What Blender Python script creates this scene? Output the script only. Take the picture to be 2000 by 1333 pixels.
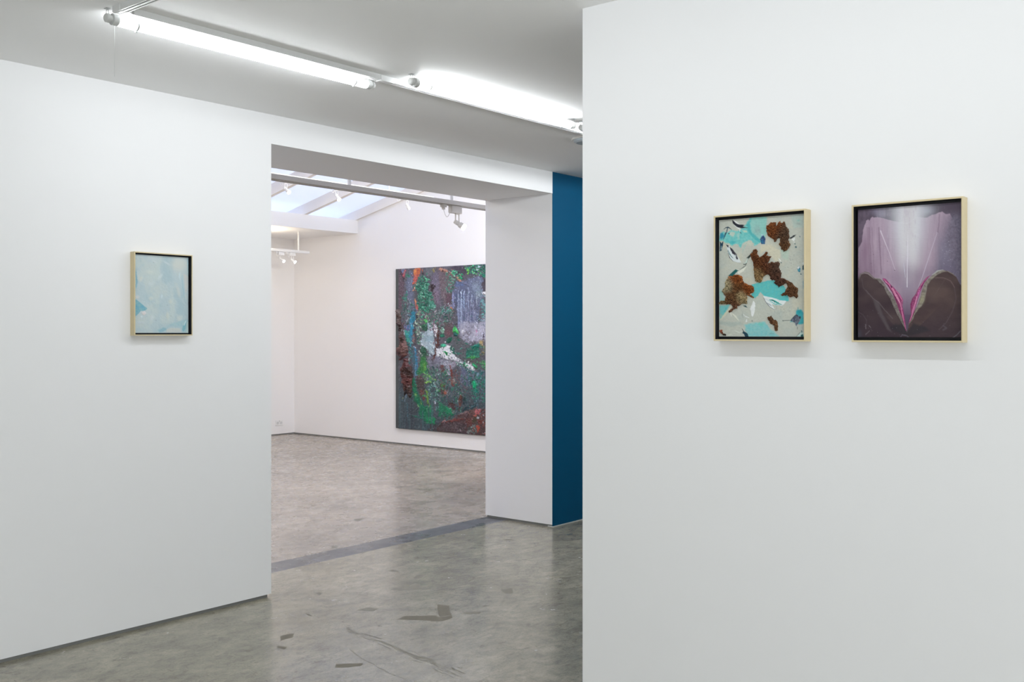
import bpy, bmesh, math, random
import numpy as np
from mathutils import Vector, Matrix

# ------------------------------------------------------------------ clearing
for o in list(bpy.data.objects):
    bpy.data.objects.remove(o, do_unlink=True)
S = bpy.context.scene
COL = S.collection
random.seed(7)

# ------------------------------------------------------------------ camera
HC = 1.5                                   # eye height
FPX = 1967.7                               # focal length in pixels of the 2000 x 1333 frame
ANG = math.radians(39.46)                  # view direction from the +x axis
HOR = 650.0                                # horizon row
cam_d = bpy.data.cameras.new('camera')
cam_d.sensor_width = 36.0
cam_d.lens = FPX / 2000.0 * 36.0
cam_d.shift_y = (HOR - 666.5) / 2000.0
cam_d.clip_start = 0.05
cam = bpy.data.objects.new('camera', cam_d)
cam.location = (0, 0, HC)
cam.rotation_euler = (math.pi / 2, 0, ANG - math.pi / 2)
COL.objects.link(cam)
S.camera = cam

# ------------------------------------------------------------------ world, exposure, hidden lamps and added fill lights
S.view_settings.view_transform = 'Standard'
S.view_settings.look = 'None'
S.view_settings.gamma = 1.0
S.view_settings.exposure = 0.0
S.view_settings.use_curve_mapping = False
S.cycles.max_bounces = 12
S.cycles.diffuse_bounces = 8
S.cycles.sample_clamp_indirect = 8.0

W = bpy.data.worlds.new('sky')
S.world = W
W.use_nodes = True
bg = W.node_tree.nodes['Background']
bg.inputs['Color'].default_value = (0.93, 0.96, 1.0, 1)
bg.inputs['Strength'].default_value = 3.2

TUBE_EMIT = 29.5
TUBE_COL = (0.945, 0.98, 1.0)


def area(name, loc, sx, sy, power, color=(1, 1, 1), rot=(0, 0, 0)):
    d = bpy.data.lights.new(name, 'AREA')
    d.shape = 'RECTANGLE'
    d.size, d.size_y = sx, sy
    d.energy = power
    d.color = color
    o = bpy.data.objects.new(name, d)
    o.location = loc
    o.rotation_euler = rot
    COL.objects.link(o)
    return o


# soft fill lights added behind the viewer to even out the near room
area('added_room_fill', (-3.1, -0.6, 1.25), 2.2, 5.5, 70.0, (0.94, 0.98, 1.0), (0, -math.radians(103), 0))
area('added_room_fill', (0.0, -4.1, 1.25), 5.0, 2.2, 140.0, (0.94, 0.98, 1.0), (math.radians(103), 0, 0))
# the row of downlight tubes goes on above and behind the viewer
for cy in (2.10, 0.70):
    area('unseen_tube_or_fill', (2.13, cy, 2.69), 0.03, 1.28, 5.2, TUBE_COL, (0, -math.radians(25), 0))
# unseen fill lights added behind the partition wall to brighten the lintel
for cx in (5.3, 6.6):
    area('unseen_tube_or_fill', (cx, 2.8, 2.69), 1.28, 0.05, 13.5, TUBE_COL, (math.radians(70), 0, 0))
# unseen gallery lights: added wall fill, then the uplight of the low ceiling
area('unseen_gallery_light', (2.2, 7.9, 3.3), 0.8, 0.8, 50.0, (1.0, 0.91, 0.83), (0, -0.7, 0))
_g = area('unseen_gallery_light', (7.4, 5.7, 3.3), 0.7, 0.3, 74.0, (1.0, 0.975, 0.95))
_g.rotation_euler = Vector((1.7, 4.7, -2.0)).to_track_quat('-Z', 'Y').to_euler()
area('unseen_gallery_light', (3.2, 10.9, 2.70), 0.3, 0.3, 32.0, (1.0, 0.87, 0.78), (0, -0.6, 0))
area('unseen_gallery_light', (8.15, 11.1, 2.60), 0.25, 0.4, 9.0, (1.0, 0.86, 0.66), (math.pi, 0, 0))


# ------------------------------------------------------------------ helpers
def px_z(u, v, z):
    """point of the horizontal plane z seen at photo position u, v"""
    d = px_ray(u, v)
    t = (z - HC) / d[2]
    return (d[0] * t, d[1] * t, z)


def px_ray(u, v):
    ca, sa = math.cos(ANG), math.sin(ANG)
    return (ca * FPX + sa * (u - 1000), sa * FPX - ca * (u - 1000), HOR - v)


def px_of(x, y, z):
    ca, sa = math.cos(ANG), math.sin(ANG)
    f = ca * x + sa * y
    r = sa * x - ca * y
    return 1000 + FPX * r / f, HOR - FPX * (z - HC) / f


def px_y(u, v, y):
    d = px_ray(u, v)
    t = y / d[1]
    return (d[0] * t, y, HC + d[2] * t)


def px_x(u, v, x):
    d = px_ray(u, v)
    t = x / d[0]
    return (x, d[1] * t, HC + d[2] * t)


def obj(name, me, mat=None, parent=None, loc=None):
    o = bpy.data.objects.new(name, me)
    if mat is not None and len(me.materials) == 0:
        me.materials.append(mat)
    COL.objects.link(o)
    if parent is not None:
        o.parent = parent
    if loc is not None:
        o.location = loc
    return o


def from_bm(name, bm, mat=None, parent=None, loc=None, smooth=False):
    bmesh.ops.recalc_face_normals(bm, faces=bm.faces[:])
    me = bpy.data.meshes.new(name)
    bm.to_mesh(me)
    bm.free()
    if smooth:
        me.polygons.foreach_set('use_smooth', [True] * len(me.polygons))
    return obj(name, me, mat, parent, loc)


def box(bm, x0, x1, y0, y1, z0, z1, bev=0.0):
    vs = [bm.verts.new(p) for p in ((x0, y0, z0), (x1, y0, z0), (x1, y1, z0), (x0, y1, z0),
                                    (x0, y0, z1), (x1, y0, z1), (x1, y1, z1), (x0, y1, z1))]
    fs = [bm.faces.new([vs[i] for i in f]) for f in
          ((0, 3, 2, 1), (4, 5, 6, 7), (0, 1, 5, 4), (1, 2, 6, 5), (2, 3, 7, 6), (3, 0, 4, 7))]
    if bev > 0:
        es = list({e for f in fs for e in f.edges})
        bmesh.ops.bevel(bm, geom=es, offset=bev, segments=2, affect='EDGES', profile=0.5)


def box_obj(name, x0, x1, y0, y1, z0, z1, mat, parent=None, bev=0.0, loc=None):
    bm = bmesh.new()
    box(bm, x0, x1, y0, y1, z0, z1, bev)
    return from_bm(name, bm, mat, parent, loc)


def ring_pts(center, axis, r, n):
    axis = Vector(axis).normalized()
    a = axis.orthogonal().normalized()
    b = axis.cross(a)
    c = Vector(center)
    return [c + a * (r * math.cos(2 * math.pi * i / n)) + b * (r * math.sin(2 * math.pi * i / n)) for i in range(n)]


def lathe(bm, p0, axis, prof, n=20, cap=True):
    """prof: list of (distance along axis, radius)"""
    axis = Vector(axis).normalized()
    p0 = Vector(p0)
    rings = []
    for d, r in prof:
        rings.append([bm.verts.new(p) for p in ring_pts(p0 + axis * d, axis, max(r, 1e-5), n)])
    for a, b in zip(rings, rings[1:]):
        for i in range(n):
            bm.faces.new((a[i], a[(i + 1) % n], b[(i + 1) % n], b[i]))
    if cap:
        bm.faces.new(rings[0][::-1])
        bm.faces.new(rings[-1])


def tube(bm, pts, r, n=8):
    pts = [Vector(p) for p in pts]
    rings = []
    up = None
    for i, p in enumerate(pts):
        t = (pts[min(i + 1, len(pts) - 1)] - pts[max(i - 1, 0)]).normalized()
        a = t.orthogonal().normalized() if up is None else (up - t * up.dot(t)).normalized()
        up = a
        b = t.cross(a)
        rings.append([bm.verts.new(p + a * (r * math.cos(2 * math.pi * k / n)) + b * (r * math.sin(2 * math.pi * k / n)))
                      for k in range(n)])
    for a, b in zip(rings, rings[1:]):
        for i in range(n):
            bm.faces.new((a[i], a[(i + 1) % n], b[(i + 1) % n], b[i]))
    bm.faces.new(rings[0][::-1])
    bm.faces.new(rings[-1])


def thing(name, label, cat, loc=(0, 0, 0), group=None):
    o = bpy.data.objects.new(name, None)
    o.empty_display_size = 0.05
    COL.objects.link(o)
    o.location = loc
    o['label'] = label
    o['category'] = cat
    if group:
        o['group'] = group
    return o


def tag(o, label, cat, group=None):
    o['label'] = label
    o['category'] = cat
    if group:
        o['group'] = group
    return o


def struct(o, label=None):
    o['kind'] = 'structure'
    if label:
        o['label'] = label
    return o


def put(o, loc):
    o.location = loc
    return o


# ------------------------------------------------------------------ materials
def srgb(r, g, b):
    def f(c):
        c /= 255.0
        return c / 12.92 if c <= 0.04045 else ((c + 0.055) / 1.055) ** 2.4
    return (f(r), f(g), f(b))


def mat(name, color=(0.8, 0.8, 0.8), rough=0.5, metal=0.0, spec=0.5, vary=0.0, scale=6.0, bump=0.0, bscale=80.0):
    m = bpy.data.materials.new(name)
    m.use_nodes = True
    nt = m.node_tree
    b = nt.nodes['Principled BSDF']
    b.inputs['Base Color'].default_value = (*color, 1)
    b.inputs['Roughness'].default_value = rough
    b.inputs['Metallic'].default_value = metal
    b.inputs['Specular IOR Level'].default_value = spec
    tc = nt.nodes.new('ShaderNodeTexCoord')
    if vary > 0:
        n = nt.nodes.new('ShaderNodeTexNoise')
        n.inputs['Scale'].default_value = scale
        n.inputs['Detail'].default_value = 6
        nt.links.new(tc.outputs['Object'], n.inputs['Vector'])
        mx = nt.nodes.new('ShaderNodeMix')
        mx.data_type = 'RGBA'
        mx.inputs[6].default_value = (*[c * (1 - vary) for c in color], 1)
        mx.inputs[7].default_value = (*[min(1, c * (1 + vary)) for c in color], 1)
        nt.links.new(n.outputs['Fac'], mx.inputs[0])
        nt.links.new(mx.outputs[2], b.inputs['Base Color'])
    if bump > 0:
        n2 = nt.nodes.new('ShaderNodeTexNoise')
        n2.inputs['Scale'].default_value = bscale
        n2.inputs['Detail'].default_value = 4
        nt.links.new(tc.outputs['Object'], n2.inputs['Vector'])
        bp = nt.nodes.new('ShaderNodeBump')
        bp.inputs['Strength'].default_value = bump
        bp.inputs['Distance'].default_value = 0.002
        nt.links.new(n2.outputs['Fac'], bp.inputs['Height'])
        nt.links.new(bp.outputs['Normal'], b.inputs['Normal'])
    return m


def emit(name, color, strength):
    m = bpy.data.materials.new(name)
    m.use_nodes = True
    b = m.node_tree.nodes['Principled BSDF']
    b.inputs['Base Color'].default_value = (0.8, 0.8, 0.8, 1)
    b.inputs['Emission Color'].default_value = (*color, 1)
    b.inputs['Emission Strength'].default_value = strength
    return m


def paint_mat(name, rough=0.35, gain=1.0):
    """oil paint: pigment from the mesh's colour layer"""
    m = bpy.data.materials.new(name)
    m.use_nodes = True
    nt = m.node_tree
    b = nt.nodes['Principled BSDF']
    a = nt.nodes.new('ShaderNodeVertexColor')
    a.layer_name = 'pigment'
    nt.links.new(a.outputs['Color'], b.inputs['Base Color'])
    b.inputs['Roughness'].default_value = rough
    b.inputs['Specular IOR Level'].default_value = 0.4
    return m


def concrete(name, base, tint, rough=0.24, soft=1.0):
    m = bpy.data.materials.new(name)
    m.use_nodes = True
    nt = m.node_tree
    N, Lk = nt.nodes.new, nt.links.new
    b = nt.nodes['Principled BSDF']
    tc = N('ShaderNodeTexCoord')

    def noise(scale, detail=6, rgh=0.55, st=(1, 1, 1), dist=0.0, rot=0.0):
        mp = N('ShaderNodeMapping')
        mp.inputs['Scale'].default_value = st
        mp.inputs['Rotation'].default_value = (0, 0, rot)
        Lk(tc.outputs['Object'], mp.inputs['Vector'])
        n = N('ShaderNodeTexNoise')
        n.inputs['Scale'].default_value = scale
        n.inputs['Detail'].default_value = detail
        n.inputs['Roughness'].default_value = rgh
        n.inputs['Distortion'].default_value = dist
        Lk(mp.outputs['Vector'], n.inputs['Vector'])
        return n.outputs['Fac']

    def ramp(fac, stops):
        r = N('ShaderNodeValToRGB')
        els = r.color_ramp.elements
        while len(els) < len(stops):
            els.new(0.5)
        for e, (p, c) in zip(els, stops):
            e.position = p
            e.color = (*c, 1)
        Lk(fac, r.inputs['Fac'])
        return r.outputs['Color']

    def mix(fac, c1, c2, mode='MIX'):
        x = N('ShaderNodeMix')
        x.data_type = 'RGBA'
        x.blend_type = mode
        for sock, val in ((0, fac), (6, c1), (7, c2)):
            if isinstance(val, (int, float)):
                x.inputs[sock].default_value = val
            elif isinstance(val, tuple):
                x.inputs[sock].default_value = (*val, 1)
            else:
                Lk(val, x.inputs[sock])
        return x.outputs[2]

    g = lambda k: tuple(c * k for c in base)
    k1 = soft
    def pm(d, t=1.0):
        return ((1 - d * k1,) * 3, (1 + d * k1 * t,) * 3)
    big = ramp(noise(0.9, 4, 0.5, dist=0.4), [(0.30, g(0.84)), (0.70, tuple(c * k * 1.13 for c, k in zip(base, tint)))])
    lo, hi = pm(0.30)
    mid = ramp(noise(4.5, 10, 0.68, st=(0.85, 1.2, 1), dist=0.5, rot=0.7), [(0.30, lo), (0.70, hi)])
    c = mix(1.0, big, mid, 'MULTIPLY')
    lo, hi = pm(0.30, 0.7)
    tro = ramp(noise(16.0, 10, 0.72, st=(0.8, 1.25, 1), dist=0.8, rot=0.7), [(0.33, lo), (0.50, (1, 1, 1)), (0.68, hi)])
    c = mix(1.0, c, tro, 'MULTIPLY')
    grain = ramp(noise(95.0, 8, 0.8), [(0.30, (0.66, 0.65, 0.62)), (0.50, (1, 1, 1)), (0.72, (1.22, 1.22, 1.21))])
    c = mix(1.0, c, grain, 'MULTIPLY')
    scuff = ramp(noise(13.0, 6, 0.62, st=(0.7, 1.35, 1), dist=1.6, rot=0.7), [(0.60, (1, 1, 1)), (0.645, (0.74, 0.72, 0.68))])
    c = mix(0.9 * soft, c, scuff, 'MULTIPLY')
    scuff2 = ramp(noise(26.0, 4, 0.6, st=(1.3, 0.6, 1), dist=1.8, rot=-0.9), [(0.64, (1, 1, 1)), (0.675, (0.64, 0.62, 0.58))])
    c = mix(0.8 * soft, c, scuff2, 'MULTIPLY')
    speck = ramp(noise(42.0, 2, 0.5, dist=0.3), [(0.225, (0.42, 0.40, 0.37)), (0.245, (1, 1, 1))])
    c = mix(0.8, c, speck, 'MULTIPLY')
    Lk(c, b.inputs['Base Color'])
    rr = ramp(noise(5.0, 6, 0.6), [(0.3, (rough * 0.8,) * 3), (0.7, (rough * 1.5,) * 3)])
    Lk(rr, b.inputs['Roughness'])
    b.inputs['Specular IOR Level'].default_value = 0.85
    bp = N('ShaderNodeBump')
    bp.inputs['Strength'].default_value = 0.10
    bp.inputs['Distance'].default_value = 0.002
    Lk(noise(25.0, 8, 0.7), bp.inputs['Height'])
    Lk(bp.outputs['Normal'], b.inputs['Normal'])
    return m


M_WALL = mat('white_wall_paint', (0.85, 0.855, 0.868), 0.65, spec=0.3, vary=0.008, scale=3, bump=0.05, bscale=120)
M_WALL2 = mat('white_gallery_paint', (0.86, 0.852, 0.848), 0.65, spec=0.3, vary=0.008, scale=3)
M_CEIL = mat('white_ceiling_paint', (0.93, 0.932, 0.935), 0.7, spec=0.25, vary=0.02, scale=1.3, bump=0.05, bscale=60)
M_BLUE = mat('petrol_blue_paint', (0.0004, 0.070, 0.155), 0.55, spec=0.12, vary=0.03, scale=5)
M_RECESS = mat('grey_recess', (0.22, 0.225, 0.22), 0.7)
M_PALE = mat('pale_edge', (0.55, 0.58, 0.58), 0.6)
M_FLOOR = concrete('polished_concrete', (0.285, 0.265, 0.200), (1.0, 1.0, 1.04), 0.19)
M_FLOOR2 = concrete('polished_concrete_gallery', (0.34, 0.303, 0.262), (1.02, 1.0, 0.98), 0.24, 0.85)
M_STRIP = concrete('dark_concrete_strip', (0.105, 0.108, 0.115), (1.0, 1.0, 1.05), 0.26)
M_PATCH = mat('bare_concrete_patch', (0.195, 0.178, 0.142), 0.65, spec=0.15, vary=0.15, scale=40)
M_PATCH2 = mat('faint_concrete_patch', (0.235, 0.22, 0.178), 0.55, spec=0.3, vary=0.15, scale=40)
M_RAFT = mat('white_rafter_paint', (0.86, 0.82, 0.78), 0.6, vary=0.03)
M_TUBE = emit('lit_tube', TUBE_COL, TUBE_EMIT)
M_CAP = mat('grey_white_plastic', (0.62, 0.63, 0.62), 0.4)
M_CLIP = mat('grey_clip', (0.45, 0.46, 0.46), 0.35)
M_TRACK = mat('white_track', (0.72, 0.73, 0.73), 0.4)
M_TRACK2 = mat('cream_track', (0.55, 0.53, 0.50), 0.45)
M_GROOVE = mat('dark_groove', (0.10, 0.10, 0.10), 0.6)
M_DISC = mat('grey_plastic_disc', (0.42, 0.48, 0.52), 0.5)
M_WHITE = mat('white_plastic', (0.80, 0.80, 0.79), 0.4)
M_CREAM = mat('cream_lamp_body', (0.62, 0.60, 0.57), 0.45)
M_BULB = emit('lit_bulb', (1.0, 0.95, 0.90), 14.0)
M_FRAME = mat('pale_wood', srgb(212, 197, 160), 0.5, vary=0.05, scale=25, bump=0.05, bscale=60)
M_BLACK = mat('black_backing', (0.012, 0.013, 0.017), 0.5)
M_CORD = mat('thin_white_cord', (0.42, 0.43, 0.43), 0.6)

# translucent roof sheets
M_SHEET = bpy.data.materials.new('translucent_roof_sheet')
M_SHEET.use_nodes = True
nt = M_SHEET.node_tree
nt.nodes.remove(nt.nodes['Principled BSDF'])
_d = nt.nodes.new('ShaderNodeBsdfDiffuse')
_d.inputs['Color'].default_value = (0.62, 0.66, 0.74, 1)
_t = nt.nodes.new('ShaderNodeBsdfTranslucent')
_t.inputs['Color'].default_value = (0.31, 0.315, 0.332, 1)
_a = nt.nodes.new('ShaderNodeAddShader')
nt.links.new(_d.outputs[0], _a.inputs[0])
nt.links.new(_t.outputs[0], _a.inputs[1])
nt.links.new(_a.outputs[0], nt.nodes['Material Output'].inputs['Surface'])

# ------------------------------------------------------------------ setting: the near room
YL = 4.6875          # face of the left wall
YB = 5.37            # its back, in the far gallery
XO, XJ = 3.545, 6.185  # opening
ZL, ZC = 2.572, 2.738  # lintel, ceiling
XR = 3.143           # face of the right-hand wall
YR = 2.238           # its end
XW, YF = 9.49, 12.0  # far gallery walls
GAP = 0.018

floor = struct(box_obj('floor', -3.2, 9.7, -4.2, 5.15, -0.1, 0.0, M_FLOOR), 'worn grey polished concrete floor of the near room')
struct(box_obj('trim_1', -3.2, 9.7, 5.15, YB, -0.1, 0.0, M_STRIP), 'darker blue-grey concrete strip across the floor of the opening')
floor2 = struct(box_obj('floor', -0.2, 9.7, YB, 12.2, -0.1, 0.0, M_FLOOR2), 'warm grey concrete floor of the far gallery')

bm = bmesh.new()
box(bm, -3.2, 9.7, -4.2, YL, ZC, ZC + 0.15)
struct(from_bm('ceiling', bm, M_CEIL), 'flat white painted ceiling of the near room')

bm = bmesh.new()
box(bm, -3.2, XO, YL, YB, GAP, 4.75)
box(bm, XO, XJ, YL, YB, ZL, 4.75)
box(bm, XJ, 9.7, YL + 0.002, YB, GAP, 4.75)
struct(from_bm('wall_left', bm, M_WALL), 'white wall on the left with a wide square opening')
struct(box_obj('wall_middle', XJ - 0.0005, 9.7, YL, YL + 0.0019, 0.008, ZC - 0.0005, M_BLUE), 'petrol blue wall just past the opening')
struct(box_obj('wall_right', XR, XR + 0.22, -4.2, YR, 0.0, ZC, M_WALL), 'white partition wall on the right')
struct(box_obj('wall_rear', -3.2, 9.7, -4.4, -4.2, -0.1, 3.0, M_WALL))
struct(box_obj('wall_side', -3.4, -3.2, -4.2, YB, -0.1, 3.0, M_WALL))
struct(box_obj('wall_end', 9.7, 9.9, -4.2, YL, -0.1, 3.0, M_WALL))
# recessed shadow gap under the walls
struct(box_obj('baseboard_left', -3.2, XO - 0.02, YL + 0.010, YL + 0.06, 0.0, GAP + 0.001, M_RECESS), 'grey shadow gap under the white wall')
struct(box_obj('baseboard_right', XJ + 0.010, XJ + 0.06, YL + 0.012, YB - 0.01, 0.0, GAP + 0.001, M_RECESS), 'grey shadow gap under the white jamb')
struct(box_obj('baseboard_middle', XJ + 0.006, 9.7, YL - 0.002, YL + 0.05, 0.0, 0.007, M_PALE), 'thin pale edge under the blue wall')

# ------------------------------------------------------------------ setting: the far gallery
struct(box_obj('wall_far', -0.2, 9.7, YF, YF + 0.2, GAP, 4.75, M_WALL2), 'white back wall of the far gallery')
struct(box_obj('wall_gallery', XW, XW + 0.2, YB, YF, GAP, 4.75, M_WALL2), 'white gallery wall with the large green painting')
struct(box_obj('wall_gallery', -0.4, -0.2, YB, YF, -0.1, 4.75, M_WALL2))
struct(box_obj('baseboard_far', -0.2, 9.56, YF + 0.008, YF + 0.05, 0.0, GAP + 0.001, M_RECESS))
struct(box_obj('baseboard_gallery', XW + 0.008, XW + 0.05, YB, YF, 0.0, GAP + 0.001, M_RECESS))
struct(box_obj('ceiling', -0.2, XW, 10.6, YF, 2.882, 3.066, M_WALL2), 'lower white ceiling with a straight front at the back of the far gallery')

SL = 0.222


def roof_z(y):
    return 3.072 + SL * (10.59 - y)


roof = bpy.data.objects.new('ceiling', None)
COL.objects.link(roof)
struct(roof, 'sloping roof of the far gallery with white rafters and pale blue sheets')


def sloped(name, x0, x1, lo, hi, m):
    y0, y1 = YB, 11.2
    bm = bmesh.new()
    vs = [bm.verts.new(p) for p in ((x0, y0, roof_z(y0) + lo), (x1, y0, roof_z(y0) + lo), (x1, y1, roof_z(y1) + lo), (x0, y1, roof_z(y1) + lo),
                                    (x0, y0, roof_z(y0) + hi), (x1, y0, roof_z(y0) + hi), (x1, y1, roof_z(y1) + hi), (x0, y1, roof_z(y1) + hi))]
    for f in ((0, 3, 2, 1), (4, 5, 6, 7), (0, 1, 5, 4), (1, 2, 6, 5), (2, 3, 7, 6), (3, 0, 4, 7)):
        bm.faces.new([vs[i] for i in f])
    return from_bm(name, bm, m, roof)


raft_x = [8.555 - 0.92 * i for i in range(10)]
sloped('rafter', 9.45, XW, 0.0, 0.13, M_RAFT)
for x in raft_x:
    if x > -0.2:
        sloped('rafter', x, x + 0.06, 0.0, 0.14, M_RAFT)
edges = [9.49] + [x + 0.03 for x in raft_x] + [-0.2]
for a, b in zip(edges, edges[1:]):
    if a - b > 0.05:
        sloped('roof_sheet', b, a, 0.138, 0.144, M_SHEET)

# ------------------------------------------------------------------ floor marks (children of the floors)
def fz(pts, x0=500, y0=830, s=2.65):
    return [px_z(x0 + a / s, y0 + b / s, 0.0) for a, b in pts]


PATCH_N = [0]


def patch(pts, m, parent, name='bare_patch', jag=0.006):
    PATCH_N[0] += 1
    zt = 0.0002 + 0.000003 * PATCH_N[0]
    rnd = random.Random(len(pts) * 31 + int(pts[0][0] * 1000))
    out = []
    n = len(pts)
    for i in range(n):
        a, b = Vector(pts[i]), Vector(pts[(i + 1) % n])
        L = (b - a).length
        k = max(2, min(8, int(L / 0.03)))
        nrm = Vector((-(b - a).y, (b - a).x, 0))
        if nrm.length > 0:
            nrm.normalize()
        for j in range(k):
            p = a.lerp(b, j / k)
            if j:
                p = p + nrm * rnd.uniform(-jag, jag)
            out.append(p)
    bm = bmesh.new()
    top = [bm.verts.new((p.x, p.y, zt)) for p in out]
    bot = [bm.verts.new((p.x, p.y, 0.0)) for p in out] if jag > 0 else []
    bm.faces.new(top)
    for i in range(len(out) if jag > 0 else 0):
        j = (i + 1) % len(out)
        bm.faces.new((bot[i], bot[j], top[j], top[i]))
    return from_bm(name, bm, m, parent)


dark_patches = [
    [(125, 1095), (200, 1080), (190, 1103), (125, 1120)],
    [(107, 1145), (155, 1150), (150, 1163), (107, 1158)],
    [(403, 1260), (412, 1240), (552, 1235), (540, 1250), (470, 1258)],
    [(728, 1010), (760, 993), (925, 987), (945, 998), (1010, 990), (1018, 1000), (960, 1018), (830, 1012)],
    [(940, 928), (1000, 938), (1010, 988), (950, 995)],
]
faint_patches = [
    [(522, 962), (580, 945), (635, 952), (610, 968)],
    [(1262, 852), (1325, 845), (1330, 872), (1300, 878)],
    [(815, 800), (835, 775), (885, 778), (850, 798)],
    [(695, 855), (740, 843), (790, 838), (825, 822), (850, 826), (850, 842), (905, 850), (780, 860)],
    [(670, 757), (720, 750), (755, 764), (715, 764)],
    [(300, 875), (320, 868), (345, 872), (325, 885)],
    [(250, 977), (270, 978), (292, 993), (270, 990)],
    [(890, 955), (925, 945), (925, 960), (895, 962)],
    [(1172, 938), (1205, 932), (1200, 942), (1175, 944)],
    [(1060, 975), (1100, 965), (1170, 968), (1160, 980), (1080, 982)],
    [(1280, 597), (1310, 590), (1340, 597), (1300, 602)],
    [(630, 1038), (645, 1035), (643, 1044), (632, 1045)],
    [(1040, 1256), (1068, 1256), (1060, 1262)],
]
for p in dark_patches:
    patch(fz(p), M_PATCH, floor)
for p in faint_patches:
    patch(fz(p), M_PATCH2, floor)
for p in ([(387, 630), (420, 625), (423, 638), (392, 643)], [(882, 460), (915, 452), (910, 463), (885, 466)],
          [(505, 490), (560, 484), (540, 500), (510, 500)]):
    patch(fz(p), M_PATCH2, floor2, jag=0.004)
# the long scuffed scratch and two hairline cracks
scr = fz([(445, 1045), (520, 1080), (600, 1105), (700, 1150), (800, 1195), (890, 1222), (960, 1258), (1055, 1302)])
rnd = random.Random(52)
q = [Vector(p) for p in scr]
for i in range(70):
    t0 = rnd.uniform(0, len(q) - 1.35)
    L0 = rnd.uniform(0.02, 0.13)
    off = rnd.gauss(0, 0.016)
    k0 = int(t0)
    d = (q[k0 + 1] - q[k0]).normalized()
    nr = Vector((-d.y, d.x, 0))
    p0 = q[k0].lerp(q[k0 + 1], t0 - k0) + nr * off
    w = rnd.uniform(0.0010, 0.0045) * (1.4 if abs(off) < 0.012 else 0.8)
    n = max(2, int(L0 / 0.02))
    L = [p0 + d * (L0 * j / n) + nr * (w * rnd.uniform(0.2, 1.0) + rnd.uniform(-0.001, 0.001)) for j in range(n + 1)]
    R_ = [p0 + d * (L0 * j / n) - nr * (w * rnd.uniform(0.2, 1.0)) for j in range(n + 1)]
    patch(L + R_[::-1], M_PATCH2, floor, name='scratch', jag=0.0)
for pts in ([(490, 1165), (540, 1205), (600, 1235), (680, 1285), (790, 1325)], [(120, 960), (220, 1000), (300, 985)]):
    q = [Vector(p) for p in fz(pts)]
    L, R = [], []
    for a, b in zip(q, q[1:]):
        nr = Vector((-(b - a).y, (b - a).x, 0)).normalized()
        for j in range(6):
            p = a.lerp(b, j / 6) + nr * random.uniform(-0.006, 0.006)
            L.append(p + nr * 0.0016)
            R.append(p - nr * 0.0016)
    patch(L + R[::-1], M_PATCH2, floor, name='crack', jag=0.0)


# ------------------------------------------------------------------ ceiling lamps and tracks of the near room
def lamp_tube(label, x0, x1, y, z, arc=(-10, 190)):
    t = thing('tube_lamp', label, 'lamp', (x0, y, ZC), group='tube lamps on the ceiling')
    dz = z - ZC
    L = x1 - x0
    # a led tube: glowing diffuser below, metal back above (angles from the +y side downwards)
    for nm, m, a0, a1, r in (('diffuser', M_TUBE, arc[0], arc[1], 0.0212), ('metal_back', M_WHITE, arc[1], arc[0] + 360, 0.0207)):
        bm = bmesh.new()
        n = 20
        rows = []
        for k in range(n + 1):
            g = math.radians(a0 + (a1 - a0) * k / n)
            rows.append([bm.verts.new((xx, r * math.cos(g), dz - r * math.sin(g))) for xx in (0.045, L - 0.045)])
        for p, q in zip(rows, rows[1:]):
            bm.faces.new((p[0], p[1], q[1], q[0]))
        me = bpy.data.meshes.new(nm)
        bm.to_mesh(me)
        bm.free()
        obj(nm, me, m, t)
    for s, xa in ((1, 0.0), (-1, L)):
        bm = bmesh.new()
        lathe(bm, (xa, 0, dz), (s, 0, 0), [(0, 0.012), (0.004, 0.017), (0.016, 0.018), (0.018, 0.013), (0.026, 0.013),
                                           (0.028, 0.0225), (0.050, 0.0225), (0.052, 0.0214)], 24)
        from_bm('end_cap', bm, M_CAP, t)
        bm = bmesh.new()
        for sgn in (-1, 1):
            tube(bm, [(xa + s * 0.010, 0.003 * sgn, 0), (xa + s * 0.010, 0.010 * sgn, dz * 0.55), (xa + s * 0.014, 0.014 * sgn, dz)], 0.0012, 6)
        box(bm, xa + s * 0.010 - 0.008, xa + s * 0.010 + 0.008, -0.012, 0.012, -0.002, 0)
        from_bm('hanger', bm, M_CLIP, t)
        xc = xa + s * 0.13
        bm = bmesh.new()
        lathe(bm, (xc - 0.004, 0, dz), (1, 0, 0), [(0, 0.0232), (0.008, 0.0232)], 20)
        box(bm, xc - 0.004, xc + 0.004, -0.006, 0.006, dz - 0.028, dz - 0.019)
        from_bm('clip', bm, M_CLIP, t)
    return t


ZT = 2.701
lamp_tube('lit white tube lamp nearer the left end of the ceiling track', 1.976, 3.358, 3.634, ZT, (-50, 215))
lamp_tube('lit white tube lamp half hidden by the right partition wall edge', 3.403, 4.745, 3.434, ZT, (-32, 232))
# the row goes on behind the partition
lamp_tube('tube lamp beyond the partition wall, next to the round ceiling disc', 4.80, 6.14, 3.434, ZT, (-32, 232))
lamp_tube('tube lamp beyond the partition wall at the end of the row', 6.30, 7.63, 3.45, ZT, (-32, 232))


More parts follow.
